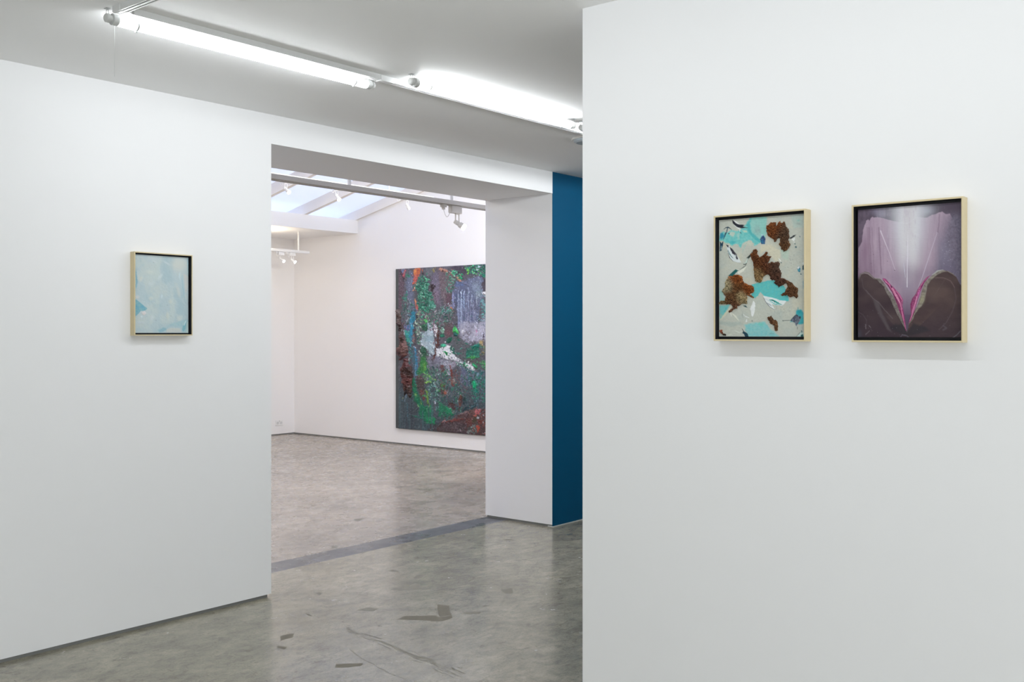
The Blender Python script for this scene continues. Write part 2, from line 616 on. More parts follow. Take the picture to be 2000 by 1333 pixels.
def rail_profile(bm, p0, p1, w, h, grooves=True):
    """a lighting rail with two slots in its underside, hanging from p0-p1 (top centre line)"""
    p0, p1 = Vector(p0), Vector(p1)
    d = (p1 - p0).normalized()
    s = Vector((-d.y, d.x, 0))
    if grooves:
        prof = [(-w / 2, 0), (-w / 2, -h), (-w * 0.36, -h), (-w * 0.36, -h * 0.45), (-w * 0.14, -h * 0.45), (-w * 0.14, -h),
                (w * 0.14, -h), (w * 0.14, -h * 0.45), (w * 0.36, -h * 0.45), (w * 0.36, -h), (w / 2, -h), (w / 2, 0)]
    else:
        prof = [(-w / 2, 0), (-w / 2, -h), (w / 2, -h), (w / 2, 0)]
    A = [bm.verts.new(p0 + s * a + Vector((0, 0, b))) for a, b in prof]
    B = [bm.verts.new(p1 + s * a + Vector((0, 0, b))) for a, b in prof]
    n = len(prof)
    for i in range(n):
        j = (i + 1) % n
        bm.faces.new((A[i], A[j], B[j], B[i]))
    bm.faces.new(A[::-1])
    bm.faces.new(B)


TY = 3.572
tr = thing('ceiling_track', 'white lighting track running along the ceiling between the two tube lamps', 'track', (2.05, TY, ZC))
bm = bmesh.new(); rail_profile(bm, (0, 0, 0), (3.6, 0, 0), 0.034, 0.025); from_bm('rail', bm, M_TRACK, tr)
bm = bmesh.new(); box(bm, 1.28, 1.36, -0.019, 0.019, -0.027, 0, 0.001); from_bm('joiner', bm, M_TRACK, tr)
bm = bmesh.new(); box(bm, 3.6, 3.61, -0.018, 0.018, -0.026, 0, 0.001); from_bm('end_cap', bm, M_TRACK, tr)
ty = thing('ceiling_track', 'short white lighting track turning towards the viewer at the top edge', 'track', (2.005, TY - 0.018, ZC))
bm = bmesh.new(); rail_profile(bm, (0, 0, 0), (0, -4.6, 0), 0.036, 0.025); from_bm('rail', bm, M_TRACK, ty)
bm = bmesh.new()
box(bm, -0.022, 0.030, -0.012, 0.040, -0.026, 0, 0.0015)
for a in (-0.012, 0.006):
    box(bm, a, a + 0.006, -0.006, 0.034, -0.0275, -0.025)
from_bm('corner_connector', bm, M_TRACK, ty)
bm = bmesh.new(); box(bm, 0.030, 0.046, 0.0, 0.036, -0.025, 0, 0.001); from_bm('joiner', bm, M_CLIP, ty)

# round disc fitting
dc = thing('ceiling_disc', 'round flat grey disc on the ceiling at the partition wall edge', 'ceiling fitting', (5.265, 3.70, ZC))
bm = bmesh.new(); lathe(bm, (0, 0, 0), (0, 0, -1), [(0, 0.108), (0.006, 0.110), (0.012, 0.106)], 40); from_bm('base_ring', bm, M_WHITE, dc)
bm = bmesh.new(); lathe(bm, (0, 0, -0.012), (0, 0, -1), [(0, 0.098), (0.010, 0.096), (0.018, 0.080), (0.020, 0.03)], 40); from_bm('cover', bm, M_DISC, dc)

# the hair-thin cord that hangs by the first tube
cd = thing('cord', 'hair-thin white cord hanging below the left end of the tube lamp', 'cord', (*px_y(223.5, 30, 3.67)[:2], ZC))
bm = bmesh.new(); tube(bm, [(0, 0, 0), (0.001, 0, -0.12), (0, 0, -0.245)], 0.00035, 6); from_bm('string', bm, M_CORD, cd)
bm = bmesh.new(); lathe(bm, (0, 0, 0), (0, 0, -1), [(0, 0.004), (0.004, 0.003)], 8); from_bm('ceiling_hook', bm, M_CORD, cd)


# ------------------------------------------------------------------ tracks and spotlights of the far gallery
def gallery_track(label, x0, x1, y, ztop, w, h, rods, rod_top, m, rod_r=0.006):
    t = thing('hanging_track', label, 'track', (x0, y, ztop), group='hanging tracks in the far gallery')
    bm = bmesh.new(); rail_profile(bm, (0, 0, 0), (x1 - x0, 0, 0), w, h); from_bm('rail', bm, m, t)
    bm = bmesh.new(); box(bm, x1 - x0, x1 - x0 + 0.012, -w / 2 - 0.001, w / 2 + 0.001, -h - 0.001, 0.001); from_bm('end_cap', bm, m, t)
    for rx in rods:
        bm = bmesh.new()
        lathe(bm, (rx - x0, 0, 0), (0, 0, 1), [(0, rod_r), (rod_top(y) - ztop, rod_r)], 12)
        from_bm('hanging_rod', bm, M_WHITE, t)
    return t


Y1, Z1 = 5.78, 2.606
gallery_track('long cream track hanging just behind the opening with one spotlight', 3.2, 9.2, Y1, Z1, 0.092, 0.034,
              (px_y(682, 357, Y1)[0], px_y(882, 388, Y1)[0], 3.6), lambda y: roof_z(y) + 0.138, M_TRACK2, 0.0145)
Y2, Z2 = 8.3, 3.106
gallery_track('pale hanging track with three spotlights behind the nearest track', 4.0, px_y(843, 379, Y2)[0], Y2, Z2, 0.050, 0.034,
              (4.6, 6.2, 7.9), lambda y: roof_z(y) + 0.138, M_WHITE, 0.006)
Y3, Z3 = 11.0, 2.622
gallery_track('pale track on a rod under the low ceiling at the far left', 6.4, px_y(601, 492, Y3)[0], Y3, Z3, 0.050, 0.034,
              (px_y(583, 470, Y3)[0], 7.2), lambda y: 2.882, M_WHITE, 0.011)

spot_count = 0


def spotlight(label, x, y, ztrack, aim, power, adapter_dx=-0.17, size=1.0, head_dx=0.0, color=(1.0, 0.90, 0.80), m=None, lit=True):
    """clip-on track spotlight: adapter with cable, driver box, two-armed yoke, lamp head with bulb"""
    m = m or M_CREAM
    t = thing('track_spotlight', label, 'spotlight', (x, y, ztrack), group='spotlights on the hanging tracks')
    k = size
    bm = bmesh.new()
    box(bm, (adapter_dx - 0.028) * k, (adapter_dx + 0.028) * k, -0.02 * k, 0.02 * k, -0.030 * k, 0.0, 0.003)
    box(bm, (adapter_dx - 0.012) * k, (adapter_dx + 0.012) * k, -0.014 * k, 0.014 * k, -0.052 * k, -0.030 * k, 0.003)
    from_bm('adapter', bm, m, t)
    bm = bmesh.new()
    box(bm, -0.075 * k, 0.075 * k, -0.024 * k, 0.024 * k, -0.075 * k, 0.0, 0.004)
    from_bm('driver_box', bm, m, t)
    bm = bmesh.new()
    a0, a1 = adapter_dx * k, -0.072 * k
    pts = [(a0 + (a1 - a0) * s, 0, (-0.050 - 0.06 * math.sin(math.pi * s) - 0.015 * s) * k) for s in [i / 10 for i in range(11)]]
    tube(bm, pts, 0.003 * k, 6)
    from_bm('cable', bm, m, t)
    hp = Vector(((0.02 + head_dx) * k, 0, -0.165 * k))
    bm = bmesh.new()
    for dx in (-0.024, 0.024):
        box(bm, hp.x + (dx - 0.0035) * k, hp.x + (dx + 0.0035) * k, -0.006 * k, 0.006 * k, -0.172 * k, -0.073 * k)
    box(bm, hp.x - 0.028 * k, hp.x + 0.028 * k, -0.008 * k, 0.008 * k, -0.083 * k, -0.073 * k)
    from_bm('yoke', bm, m, t)
    ax = Vector(aim).normalized()
    bm = bmesh.new()
    lathe(bm, hp - ax * 0.035 * k, ax, [(0, 0.018 * k), (0.008 * k, 0.021 * k), (0.055 * k, 0.021 * k), (0.062 * k, 0.027 * k), (0.095 * k, 0.030 * k)], 20)
    from_bm('lamp_head', bm, m, t)
    bm = bmesh.new()
    lathe(bm, hp + ax * 0.060 * k, ax, [(0, 0.026 * k), (0.018 * k, 0.034 * k), (0.028 * k, 0.030 * k), (0.034 * k, 0.016 * k)], 20)
    from_bm('bulb', bm, M_BULB if lit else M_WHITE, t)
    if power > 0:
        d = bpy.data.lights.new('spot', 'SPOT')
        d.energy = power
        d.color = color
        d.spot_size = math.radians(80)
        d.spot_blend = 0.9
        d.shadow_soft_size = 0.03
        o = bpy.data.objects.new('spot_light', d)
        p = hp + ax * 0.11 * k
        o.parent = t
        o.location = p
        o.rotation_euler = ax.to_track_quat('-Z', 'Y').to_euler()
        COL.objects.link(o)
    return t


xs = px_y(889, 409, Y1)[0]
spotlight('cream spotlight with box and cable loop on the nearest track', xs, Y1, Z1 - 0.034, (0.62, -0.72, -0.62), 6, adapter_dx=-0.165, size=0.87, head_dx=0.010)
for u, lab, aim in ((562, 'leftmost of three spotlights on the second hanging track', (0.45, -0.5, -0.7)),
                    (661, 'middle of three spotlights on the second track', (0.3, -0.5, -0.8)),
                    (788, 'spotlight nearest the wall on the second track', (0.75, 0.2, -0.75))):
    spotlight(lab, px_y(u, 356, Y2)[0], Y2, Z2 - 0.033, aim, 14 if u < 700 else 0, size=0.66, lit=u < 700, m=M_WHITE, head_dx=-0.06 if u < 700 else 0.07)
for u, lab in ((549, 'left one of two small spotlights under the low ceiling'), (571, 'right one of two small spotlights under the low ceiling')):
    spotlight(lab, px_y(u, 497, Y3)[0], Y3, Z3 - 0.033, (0.6, -0.5, -0.6), 1.2, size=0.62, adapter_dx=-0.12, m=M_WHITE, head_dx=-0.02)

# wall socket
ox, oy, oz = px_y(545, 826.5, YF)
so = thing('wall_socket', 'small white double wall socket low on the back wall', 'socket', (ox, YF, oz))
bm = bmesh.new(); box(bm, -0.066, 0.066, -0.010, 0, -0.042, 0.042, 0.003); from_bm('plate', bm, M_WHITE, so)
for dx in (-0.03, 0.03):
    bm = bmesh.new(); lathe(bm, (dx, -0.010, 0), (0, -1, 0), [(0, 0.021), (0.002, 0.020)], 20); from_bm('outlet', bm, M_CAP, so)
bm = bmesh.new(); box(bm, -0.004, 0.004, -0.013, -0.010, 0.016, 0.034); from_bm('switch', bm, M_CLIP, so)


# ------------------------------------------------------------------ painted canvases: relief and pigment on a fine mesh
def vnoise(x, y, seed):
    """smooth value noise, -1..1"""
    xi, yi = np.floor(x).astype(np.int64), np.floor(y).astype(np.int64)
    fx, fy = x - xi, y - yi
    fx, fy = fx * fx * (3 - 2 * fx), fy * fy * (3 - 2 * fy)

    def h(a, b):
        n = (a * 374761393 + b * 668265263 + seed * 974634777) & 0xFFFFFFFF
        n = ((n ^ (n >> 13)) * 1274126177) & 0xFFFFFFFF
        return ((n ^ (n >> 16)) & 0xFFFF) / 32767.5 - 1.0
    a, b, c, d = h(xi, yi), h(xi + 1, yi), h(xi, yi + 1), h(xi + 1, yi + 1)
    return (a * (1 - fx) + b * fx) * (1 - fy) + (c * (1 - fx) + d * fx) * fy


def fbm(x, y, seed, octv=4, gain=0.55):
    s, a, t = 0, 1.0, 0
    for k in range(octv):
        s = s + a * vnoise(x * 2 ** k, y * 2 ** k, seed + 17 * k)
        t += a
        a *= gain
    return s / t


def lin(c):
    c = np.asarray(c, float) / 255.0
    return np.where(c <= 0.04045, c / 12.92, ((c + 0.055) / 1.055) ** 2.4)


def sstep(a, b, x):
    t = np.clip((x - a) / (b - a + 1e-9), 0, 1)
    return t * t * (3 - 2 * t)


class Canvas:
    """U, V: the photo coordinates of each mesh vertex, used only to lay the paint out on the canvas"""

    def __init__(self, U, V, base, seed):
        self.U, self.V = U, V
        self.c = np.ones(U.shape + (3,)) * lin(base)
        self.h = np.zeros(U.shape)
        self.seed = seed
        self.w1 = fbm(U / 7, V / 7, seed + 1, 5, 0.7)
        self.w2 = fbm(U / 7, V / 7, seed + 2, 5, 0.7)
        self.tone = fbm(U / 3, V / 3, seed + 3, 4, 0.65)

    def put(self, m, color, h=0.0, var=0.0, color2=None, mixn=None):
        m = np.clip(m, 0, 1)[..., None]
        col = np.ones(self.c.shape) * lin(color)
        if color2 is not None:
            k = mixn if mixn is not None else np.clip(self.tone * 1.2 + 0.5, 0, 1)
            col = col * (1 - k[..., None]) + lin(color2) * k[..., None]
        if var:
            col = col * np.clip(1 + var * self.tone[..., None] * 1.6, 0.1, 2.5)
        self.c = self.c * (1 - m) + col * m
        self.h += h * m[..., 0]

    def sd(self, pts, warp=1.0):
        x, y = self.U + self.w1 * warp, self.V + self.w2 * warp
        d = np.full(x.shape, 1e9)
        ins = np.zeros(x.shape, bool)
        n = len(pts)
        for i in range(n):
            (ax, ay), (bx, by) = pts[i], pts[(i + 1) % n]
            ex, ey = bx - ax, by - ay
            t = np.clip(((x - ax) * ex + (y - ay) * ey) / (ex * ex + ey * ey + 1e-9), 0, 1)
            d = np.minimum(d, np.hypot(x - ax - t * ex, y - ay - t * ey))
            if by != ay:
                cr = ((ay > y) != (by > y)) & (x < (bx - ax) * (y - ay) / (by - ay) + ax)
                ins ^= cr
        return np.where(ins, -d, d)

    def poly(self, pts, color, soft=1.0, warp=1.0, op=1.0, **k):
        m = 1 - sstep(-soft / 2, soft / 2, self.sd(pts, warp))
        self.put(m * op, color, **k)

    def stroke(self, pts, w, color, soft=0.7, warp=0.5, op=1.0, taper=True, dry=0.0, **k):
        """w: width at start or (start, middle, end) in photo pixels"""
        ws = (w * (0.5 if taper else 1), w, w * (0.3 if taper else 1)) if not isinstance(w, tuple) else w
        us, vs = [p[0] for p in pts], [p[1] for p in pts]
        pad = max(ws) + 3 + warp
        sel = (self.U > min(us) - pad) & (self.U < max(us) + pad) & (self.V > min(vs) - pad) & (self.V < max(vs) + pad)
        if not sel.any():
            return
        x, y = (self.U + self.w1 * warp)[sel], (self.V + self.w2 * warp)[sel]
        seg = [math.hypot(b[0] - a[0], b[1] - a[1]) for a, b in zip(pts, pts[1:])]
        tot = sum(seg) + 1e-9
        best = np.full(x.shape, 1e9)
        s0 = 0
        for (a, b), L in zip(zip(pts, pts[1:]), seg):
            ex, ey = b[0] - a[0], b[1] - a[1]
            t = np.clip(((x - a[0]) * ex + (y - a[1]) * ey) / (ex * ex + ey * ey + 1e-9), 0, 1)
            d = np.hypot(x - a[0] - t * ex, y - a[1] - t * ey)
            q = (s0 + t * L) / tot
            wd = np.interp(q, [0, 0.5, 1], ws) / 2
            best = np.minimum(best, d - wd)
            s0 += L
        m = np.zeros(self.U.shape)
        m[sel] = (1 - sstep(-soft / 2, soft / 2, best)) * op
        if dry:
            m *= np.clip(1 - dry * (0.5 + self.tone), 0, 1)
        self.put(m, color, **k)

    def glow(self, u, v, ru, rv, color, op=1.0, ang=0.0, p=2.0, **k):
        ca, sa = math.cos(ang), math.sin(ang)
        x, y = self.U - u + self.w1, self.V - v + self.w2
        q = np.hypot((x * ca + y * sa) / ru, (-x * sa + y * ca) / rv)
        self.put(op * np.exp(-q ** p), color, **k)

    def dabs(self, pts, n, colors, size, ang=(0, 6.28), asp=(1.5, 3.5), seed=0, h=0.0, op=1.0):
        """many small brush dabs inside a polygon"""
        r = random.Random(seed + self.seed)
        us, vs = [p[0] for p in pts], [p[1] for p in pts]

        def inside(x, y):
            c = False
            for (ax, ay), (bx, by) in zip(pts, pts[1:] + pts[:1]):
                if (ay > y) != (by > y) and x < (bx - ax) * (y - ay) / (by - ay) + ax:
                    c = not c
            return c
        du = abs(self.U[0, 1] - self.U[0, 0]) if self.U.shape[1] > 1 else 1
        for _ in range(n):
            for _t in range(20):
                x, y = r.uniform(min(us), max(us)), r.uniform(min(vs), max(vs))
                if inside(x, y):
                    break
            else:
                continue
            L = r.uniform(*size)
            wd = L / r.uniform(*asp)
            a = r.uniform(*ang)
            pad = L + 2
            j0, j1 = np.searchsorted(self.uc, [x - pad, x + pad])
            i0, i1 = np.searchsorted(self.vc, [y - pad - 4, y + pad + 4])
            if j1 <= j0 or i1 <= i0:
                continue
            sl = (slice(i0, i1), slice(j0, j1))
            X, Y = self.U[sl] - x + self.w1[sl] * 0.8, self.V[sl] - y + self.w2[sl] * 0.8
            q = np.hypot((X * math.cos(a) + Y * math.sin(a)) / (L / 2), (-X * math.sin(a) + Y * math.cos(a)) / (wd / 2))
            m = np.clip((1.15 - q) * 2.2, 0, 1) * op
            col = lin(r.choice(colors)) * r.uniform(0.8, 1.2)
            mm = m[..., None]
            self.c[sl] = self.c[sl] * (1 - mm) + col * mm
            self.h[sl] += h * m * r.uniform(0.4, 1.0)


PIGMENT_GAIN = 1.0


def ragged(c, amp, scale, seed):
    """drag the wet paint about a little: warps the colour layer with fine noise"""
    ny, nx = c.U.shape
    du = abs(c.uc[-1] - c.uc[0]) / (nx - 1)
    dv = abs(c.vc[-1] - c.vc[0]) / (ny - 1)
    n1, n2 = fbm(c.U / scale, c.V / scale, seed, 4, 0.8), fbm(c.U / scale, c.V / scale, seed + 9, 4, 0.8)
    j, i = np.meshgrid(np.arange(nx), np.arange(ny))
    jj = np.clip(np.rint(j + n1 * amp / du), 0, nx - 1).astype(int)
    ii = np.clip(np.rint(i + n2 * amp / dv), 0, ny - 1).astype(int)
    c.c = c.c[ii, jj]
    c.h = c.h[ii, jj]


def local_dabs(c, n, size, seed, ang=(0, 6.28), gain=(0.55, 1.7), h=0.0, shift=3.0, pick=None):
    """small dabs in the colour found nearby, a little lighter or darker"""
    r = random.Random(seed)
    ny, nx = c.U.shape
    for _ in range(n):
        i, j = r.randrange(ny), r.randrange(nx)
        x, y = c.U[i, j], c.V[i, j]
        i2 = min(ny - 1, max(0, i + int(r.uniform(-shift, shift) * 2)))
        j2 = min(nx - 1, max(0, j + int(r.uniform(-shift, shift) * 2)))
        col = c.c[i2, j2] * r.uniform(*gain)
        L = r.uniform(*size)
        wd = L / r.uniform(1.5, 4)
        a = r.uniform(*ang)
        j0, j1 = np.searchsorted(c.uc, [x - L, x + L])
        i0, i1 = max(0, i - int(L / 0.5)), min(ny, i + int(L / 0.5))
        if j1 <= j0 or i1 <= i0:
            continue
        sl = (slice(i0, i1), slice(j0, j1))
        X, Y = c.U[sl] - x + c.w1[sl] * 0.8, c.V[sl] - y + c.w2[sl] * 0.8
        q = np.hypot((X * math.cos(a) + Y * math.sin(a)) / (L / 2), (-X * math.sin(a) + Y * math.cos(a)) / (wd / 2))
        m = np.clip((1.15 - q) * 2.2, 0, 1)
        c.c[sl] = c.c[sl] * (1 - m[..., None]) + col * m[..., None]
        c.h[sl] += h * m


def grid_mesh(name, P, color, material, parent, faces_mask=None, smooth=True):
    ny, nx = P.shape[:2]
    idx = np.arange(ny * nx).reshape(ny, nx)
    q = np.stack([idx[:-1, :-1], idx[:-1, 1:], idx[1:, 1:], idx[1:, :-1]], -1)
    if faces_mask is not None:
        q = q[faces_mask]
    q = q.reshape(-1, 4)
    used, inv = np.unique(q, return_inverse=True)
    q = inv.reshape(-1, 4)
    pts = P.reshape(-1, 3)[used]
    cl = color.reshape(-1, 3)[used]
    me = bpy.data.meshes.new(name)
    me.vertices.add(len(pts))
    me.vertices.foreach_set('co', pts.astype(np.float32).ravel())
    me.loops.add(len(q) * 4)
    me.loops.foreach_set('vertex_index', q.astype(np.int32).ravel())
    me.polygons.add(len(q))
    me.polygons.foreach_set('loop_start', np.arange(0, len(q) * 4, 4, dtype=np.int32))
    me.polygons.foreach_set('loop_total', np.full(len(q), 4, dtype=np.int32))
    me.polygons.foreach_set('use_smooth', np.full(len(q), smooth))
    me.update(calc_edges=True)
    at = me.color_attributes.new('pigment', 'FLOAT_COLOR', 'POINT')
    rgba = np.ones((len(pts), 4), np.float32)
    rgba[:, :3] = np.clip(cl, 0, 0.95)
    at.data.foreach_set('color', rgba.ravel())
    return obj(name, me, material, parent)


M_OIL = paint_mat('oil_paint', 0.38)
M_OIL_GLOSS = paint_mat('glossy_oil_paint', 0.28)
M_OIL_GLOSS.node_tree.nodes['Principled BSDF'].inputs['Specular IOR Level'].default_value = 0.2
M_OIL_THICK = paint_mat('thick_glossy_paint', 0.2)
M_DRY = paint_mat('dry_moss', 0.85)


class Plane:
    """vertical canvas plane: maps canvas metres (s along the wall as seen left to right, z up) to the world"""

    def __init__(self, kind, pos, s0, s1, z0, z1, nx, ny):
        self.kind, self.pos = kind, pos      # kind 'x': facing -x, s runs along -y;  'y': facing -y, s runs along +x
        s = np.linspace(s0, s1, nx)
        z = np.linspace(z1, z0, ny)
        self.s, self.z = np.meshgrid(s, z)
        ca, sa = math.cos(ANG), math.sin(ANG)
        X, Y = (np.full_like(self.s, pos), self.s) if kind == 'x' else (self.s, np.full_like(self.s, pos))
        f = ca * X + sa * Y
        self.U = 1000 + FPX * (sa * X - ca * Y) / f
        self.V = HOR - FPX * (self.z - HC) / f

    def points(self, h, origin):
        X, Y = (self.pos - h, self.s) if self.kind == 'x' else (self.s, self.pos - h)
        return np.stack([X - origin[0], Y - origin[1], self.z - origin[2]], -1)

    def canvas(self, base, seed):
        c = Canvas(self.U, self.V, base, seed)
        c.uc = self.U[0]
        c.vc = self.V[:, self.V.shape[1] // 2]
        return c


def T(x0, y0, s):
    def f(*pts):
        return [(x0 + a / s, y0 + b / s) for a, b in pts]
    return f


# ------------------------------------------------------------------ the three small framed pictures
def framed(kind, wall, s0, s1, z0, z1, label, depth=0.042, lip=0.0055, recess=0.018):
    """s0, s1: outer frame edges left to right as one faces it; returns thing, canvas plane position"""
    d = depth
    if kind == 'x':
        org = (wall, (s0 + s1) / 2, z0)
        def w(s, z, t): return (-t, s - org[1], z - org[2])
    else:
        org = ((s0 + s1) / 2, wall, z0)
        def w(s, z, t): return (s - org[0], -t, z - org[2])
    t = thing('framed_picture', label, 'picture', org)
    sg = 1 if s1 > s0 else -1
    def rail(c0, c1, i0, i1):
        bm = bmesh.new()
        A = [bm.verts.new(w(*p)) for p in ((c0[0], c0[1], 0.0), (c0[0], c0[1], d), (i0[0], i0[1], d), (i0[0], i0[1], 0.0))]
        B = [bm.verts.new(w(*p)) for p in ((c1[0], c1[1], 0.0), (c1[0], c1[1], d), (i1[0], i1[1], d), (i1[0], i1[1], 0.0))]
        for i in range(4):
            j = (i + 1) % 4
            bm.faces.new((A[i], A[j], B[j], B[i]))
        bm.faces.new(A[::-1]); bm.faces.new(B)
        bmesh.ops.recalc_face_normals(bm, faces=bm.faces[:])
        bmesh.ops.bevel(bm, geom=[e for e in bm.edges if e.calc_length() > 0.1], offset=0.0007, segments=1, affect='EDGES')
        from_bm('frame_rail', bm, M_FRAME, t)
    L = lip * sg
    o = [(s0, z0), (s1, z0), (s1, z1), (s0, z1)]
    n = [(s0 + L, z0 + lip), (s1 - L, z0 + lip), (s1 - L, z1 - lip), (s0 + L, z1 - lip)]
    for i in range(4):
        j = (i + 1) % 4
        rail(o[i], o[j], n[i], n[j])
    # black tray: a floor behind the canvas and four inner sides
    bm = bmesh.new()
    e = 0.0004
    q = [(n[0][0] + e * sg, n[0][1] + e), (n[1][0] - e * sg, n[1][1] + e), (n[2][0] - e * sg, n[2][1] - e), (n[3][0] + e * sg, n[3][1] - e)]
    lo = [bm.verts.new(w(a, b, 0.008)) for a, b in q]
    hi = [bm.verts.new(w(a, b, d - 0.0015)) for a, b in q]
    ba = [bm.verts.new(w(a, b, 0.001)) for a, b in q]
    bm.faces.new(lo); bm.faces.new(ba)
    for i in range(4):
        j = (i + 1) % 4
        bm.faces.new((lo[i], lo[j], hi[j], hi[i]))
        bm.faces.new((ba[i], ba[j], lo[j], lo[i]))
    k = from_bm('backing_tray', bm, M_BLACK, t)
    k['label'] = 'black inner tray behind the canvas'
    return t, org, wall - d + recess


def canvas_block(t, org, pl, h, col, material, thick, rel=1.0):
    """front relief mesh plus plain sides"""
    hh = h.copy()
    P = pl.points(hh * rel, org)
    ny, nx = hh.shape
    c = np.clip(col * PIGMENT_GAIN, 0, 0.9)
    # wrap the edge: outer ring pushed back to form the sides
    def pad(a): return np.pad(a, ((1, 1), (1, 1)) + ((0, 0),) * (a.ndim - 2), mode='edge')
    P2, c2 = pad(P), pad(c)
    ax = 0 if pl.kind == 'x' else 1
    back = (pl.pos + thick) - org[ax]
    for sl in ((0, slice(None)), (-1, slice(None)), (slice(None), 0), (slice(None), -1)):
        P2[sl + (ax,)] = back
    o = grid_mesh('canvas', P2, c2, material, t)
    return o


# --- pale blue picture on the left wall
K = T(220, 470, 6.06)
tA, oA, posA = framed('y', YL, 2.683, 3.0125, 1.4845, 1.9055, 'small pale blue abstract picture in a pale wood frame, alone on the left wall', depth=0.040)
plA = Plane('y', posA, 2.6895, 2.999, 1.4975, 1.893, 190, 250)
c = plA.canvas((186, 204, 210), 11)
U_, V_ = c.U, c.V
c.put(0.6 * sstep(-0.1, 0.5, fbm(U_ / 30, V_ / 30, 5)), (203, 212, 208))
c.put(0.8 * sstep(-0.05, 0.45, fbm(U_ / 22, V_ / 34, 6)), (172, 196, 204))
c.put(0.7 * sstep(0.0, 0.5, fbm(U_ / 14, V_ / 20, 9)), (198, 211, 210))
c.glow(349, 518, 14, 14, (212, 215, 210), 0.8)
c.glow(300, 505, 14, 9, (200, 213, 218), 0.5)
for (a, b, ru, rv, cc, an) in ((440, 375, 40, 26, (208, 217, 212), 0.2), (335, 455, 20, 34, (212, 216, 210), 0.4), (455, 515, 42, 26, (203, 215, 218), -0.4),
                               (365, 860, 30, 26, (218, 214, 214), 0), (290, 670, 24, 18, (216, 216, 214), 0), (455, 690, 30, 26, (206, 214, 210), 0),
                               (580, 665, 12, 24, (208, 224, 230), 0), (685, 725, 26, 28, (208, 216, 210), 0), (560, 430, 16, 40, (204, 217, 222), 0.6),
                               (495, 255, 34, 12, (206, 216, 218), 0.6), (640, 270, 50, 12, (204, 215, 220), 0.5), (790, 270, 80, 60, (207, 214, 210), 0),
                               (780, 610, 20, 70, (204, 211, 208), -0.25), (460, 920, 22, 36, (205, 216, 220), 0.3), (340, 905, 12, 12, (220, 232, 236), 0),
                               (650, 890, 16, 50, (206, 214, 208), 0), (790, 920, 40, 36, (206, 214, 212), 0), (330, 975, 60, 16, (196, 208, 214), 0)):
    c.glow(220 + a / 6.06, 470 + b / 6.06, ru / 6.06, rv / 6.06, cc, 0.75, an, 3.0, h=0.0006)
c.poly(K((262, 690), (300, 712), (345, 750), (412, 806), (395, 825), (330, 838), (300, 875), (262, 905)), (112, 174, 198), 1.4, 0.8, h=0.0002, color2=(140, 186, 194))
c.poly(K((338, 860), (370, 838), (398, 862), (370, 890)), (219, 215, 216), 1.0, 0.8, h=0.0008)
c.stroke(K((264, 330), (280, 430), (284, 520), (266, 600)), 4.5, (152, 190, 204), 2.5, 1.0)
c.stroke(K((276, 380), (284, 470), (276, 560)), 2.0, (136, 180, 198), 2.0, 1.0)
c.poly(K((520, 1065), (560, 1040), (620, 1030), (690, 985), (780, 960), (880, 930), (896, 950), (892, 1095), (820, 1085), (845, 1030), (780, 1030), (700, 1010), (650, 1030), (630, 1070), (560, 1090)),
       (158, 196, 208), 4.0, 2.2, 0.8, color2=(174, 202, 206))
c.poly(K((545, 1060), (600, 1030), (650, 1045), (620, 1070), (560, 1088)), (146, 186, 200), 2.5, 1.8, 0.8)
c.poly(K((640, 1050), (690, 1035), (790, 1042), (820, 1092), (630, 1092)), (200, 206, 203), 1.2, 1.0, h=0.0004)
c.poly(K((842, 985), (860, 940), (870, 965), (862, 1050), (838, 1075), (820, 1060)), (126, 184, 198), 1.6, 1.2, 0.85)
c.stroke(K((868, 950), (850, 985), (845, 1005)), 3.0, (196, 222, 228), 0.8, 0.5, h=0.0006)
c.poly(K((872, 980), (894, 960), (894, 1095), (868, 1090), (880, 1040)), (192, 214, 214), 1.0, 0.8)
c.poly(K((840, 395), (870, 415), (892, 430), (893, 520), (880, 600), (862, 620), (850, 520)), (207, 209, 207), 2.0, 2.2, 0.85, h=0.0004)
c.stroke(K((822, 420), (830, 560), (850, 680), (862, 740)), 2.4, (160, 194, 206), 1.5, 1.2, 0.8)
c.stroke(K((795, 380), (790, 430), (800, 470)), 2.6, (200, 218, 224), 1.2, 0.8)
c.stroke(K((890, 170), (893, 300), (893, 420)), 2.0, (160, 204, 216), 1.2, 0.5, 0.8)
c.stroke(K((262, 170), (500, 175), (700, 190), (890, 205)), 1.5, (206, 216, 222), 1.0, 1.0)
for (a, b) in ((515, 945), (648, 765), (690, 895), (485, 262), (870, 590)):
    c.glow(220 + a / 6.06, 470 + b / 6.06, 0.7, 0.7, (130, 150, 156), 0.8)
ragged(c, 1.0, 3.0, 241)
c.h += 0.00035 * c.tone + 0.0003 * c.w1
canvas_block(tA, oA, plA, c.h, c.c, M_OIL, 0.012)

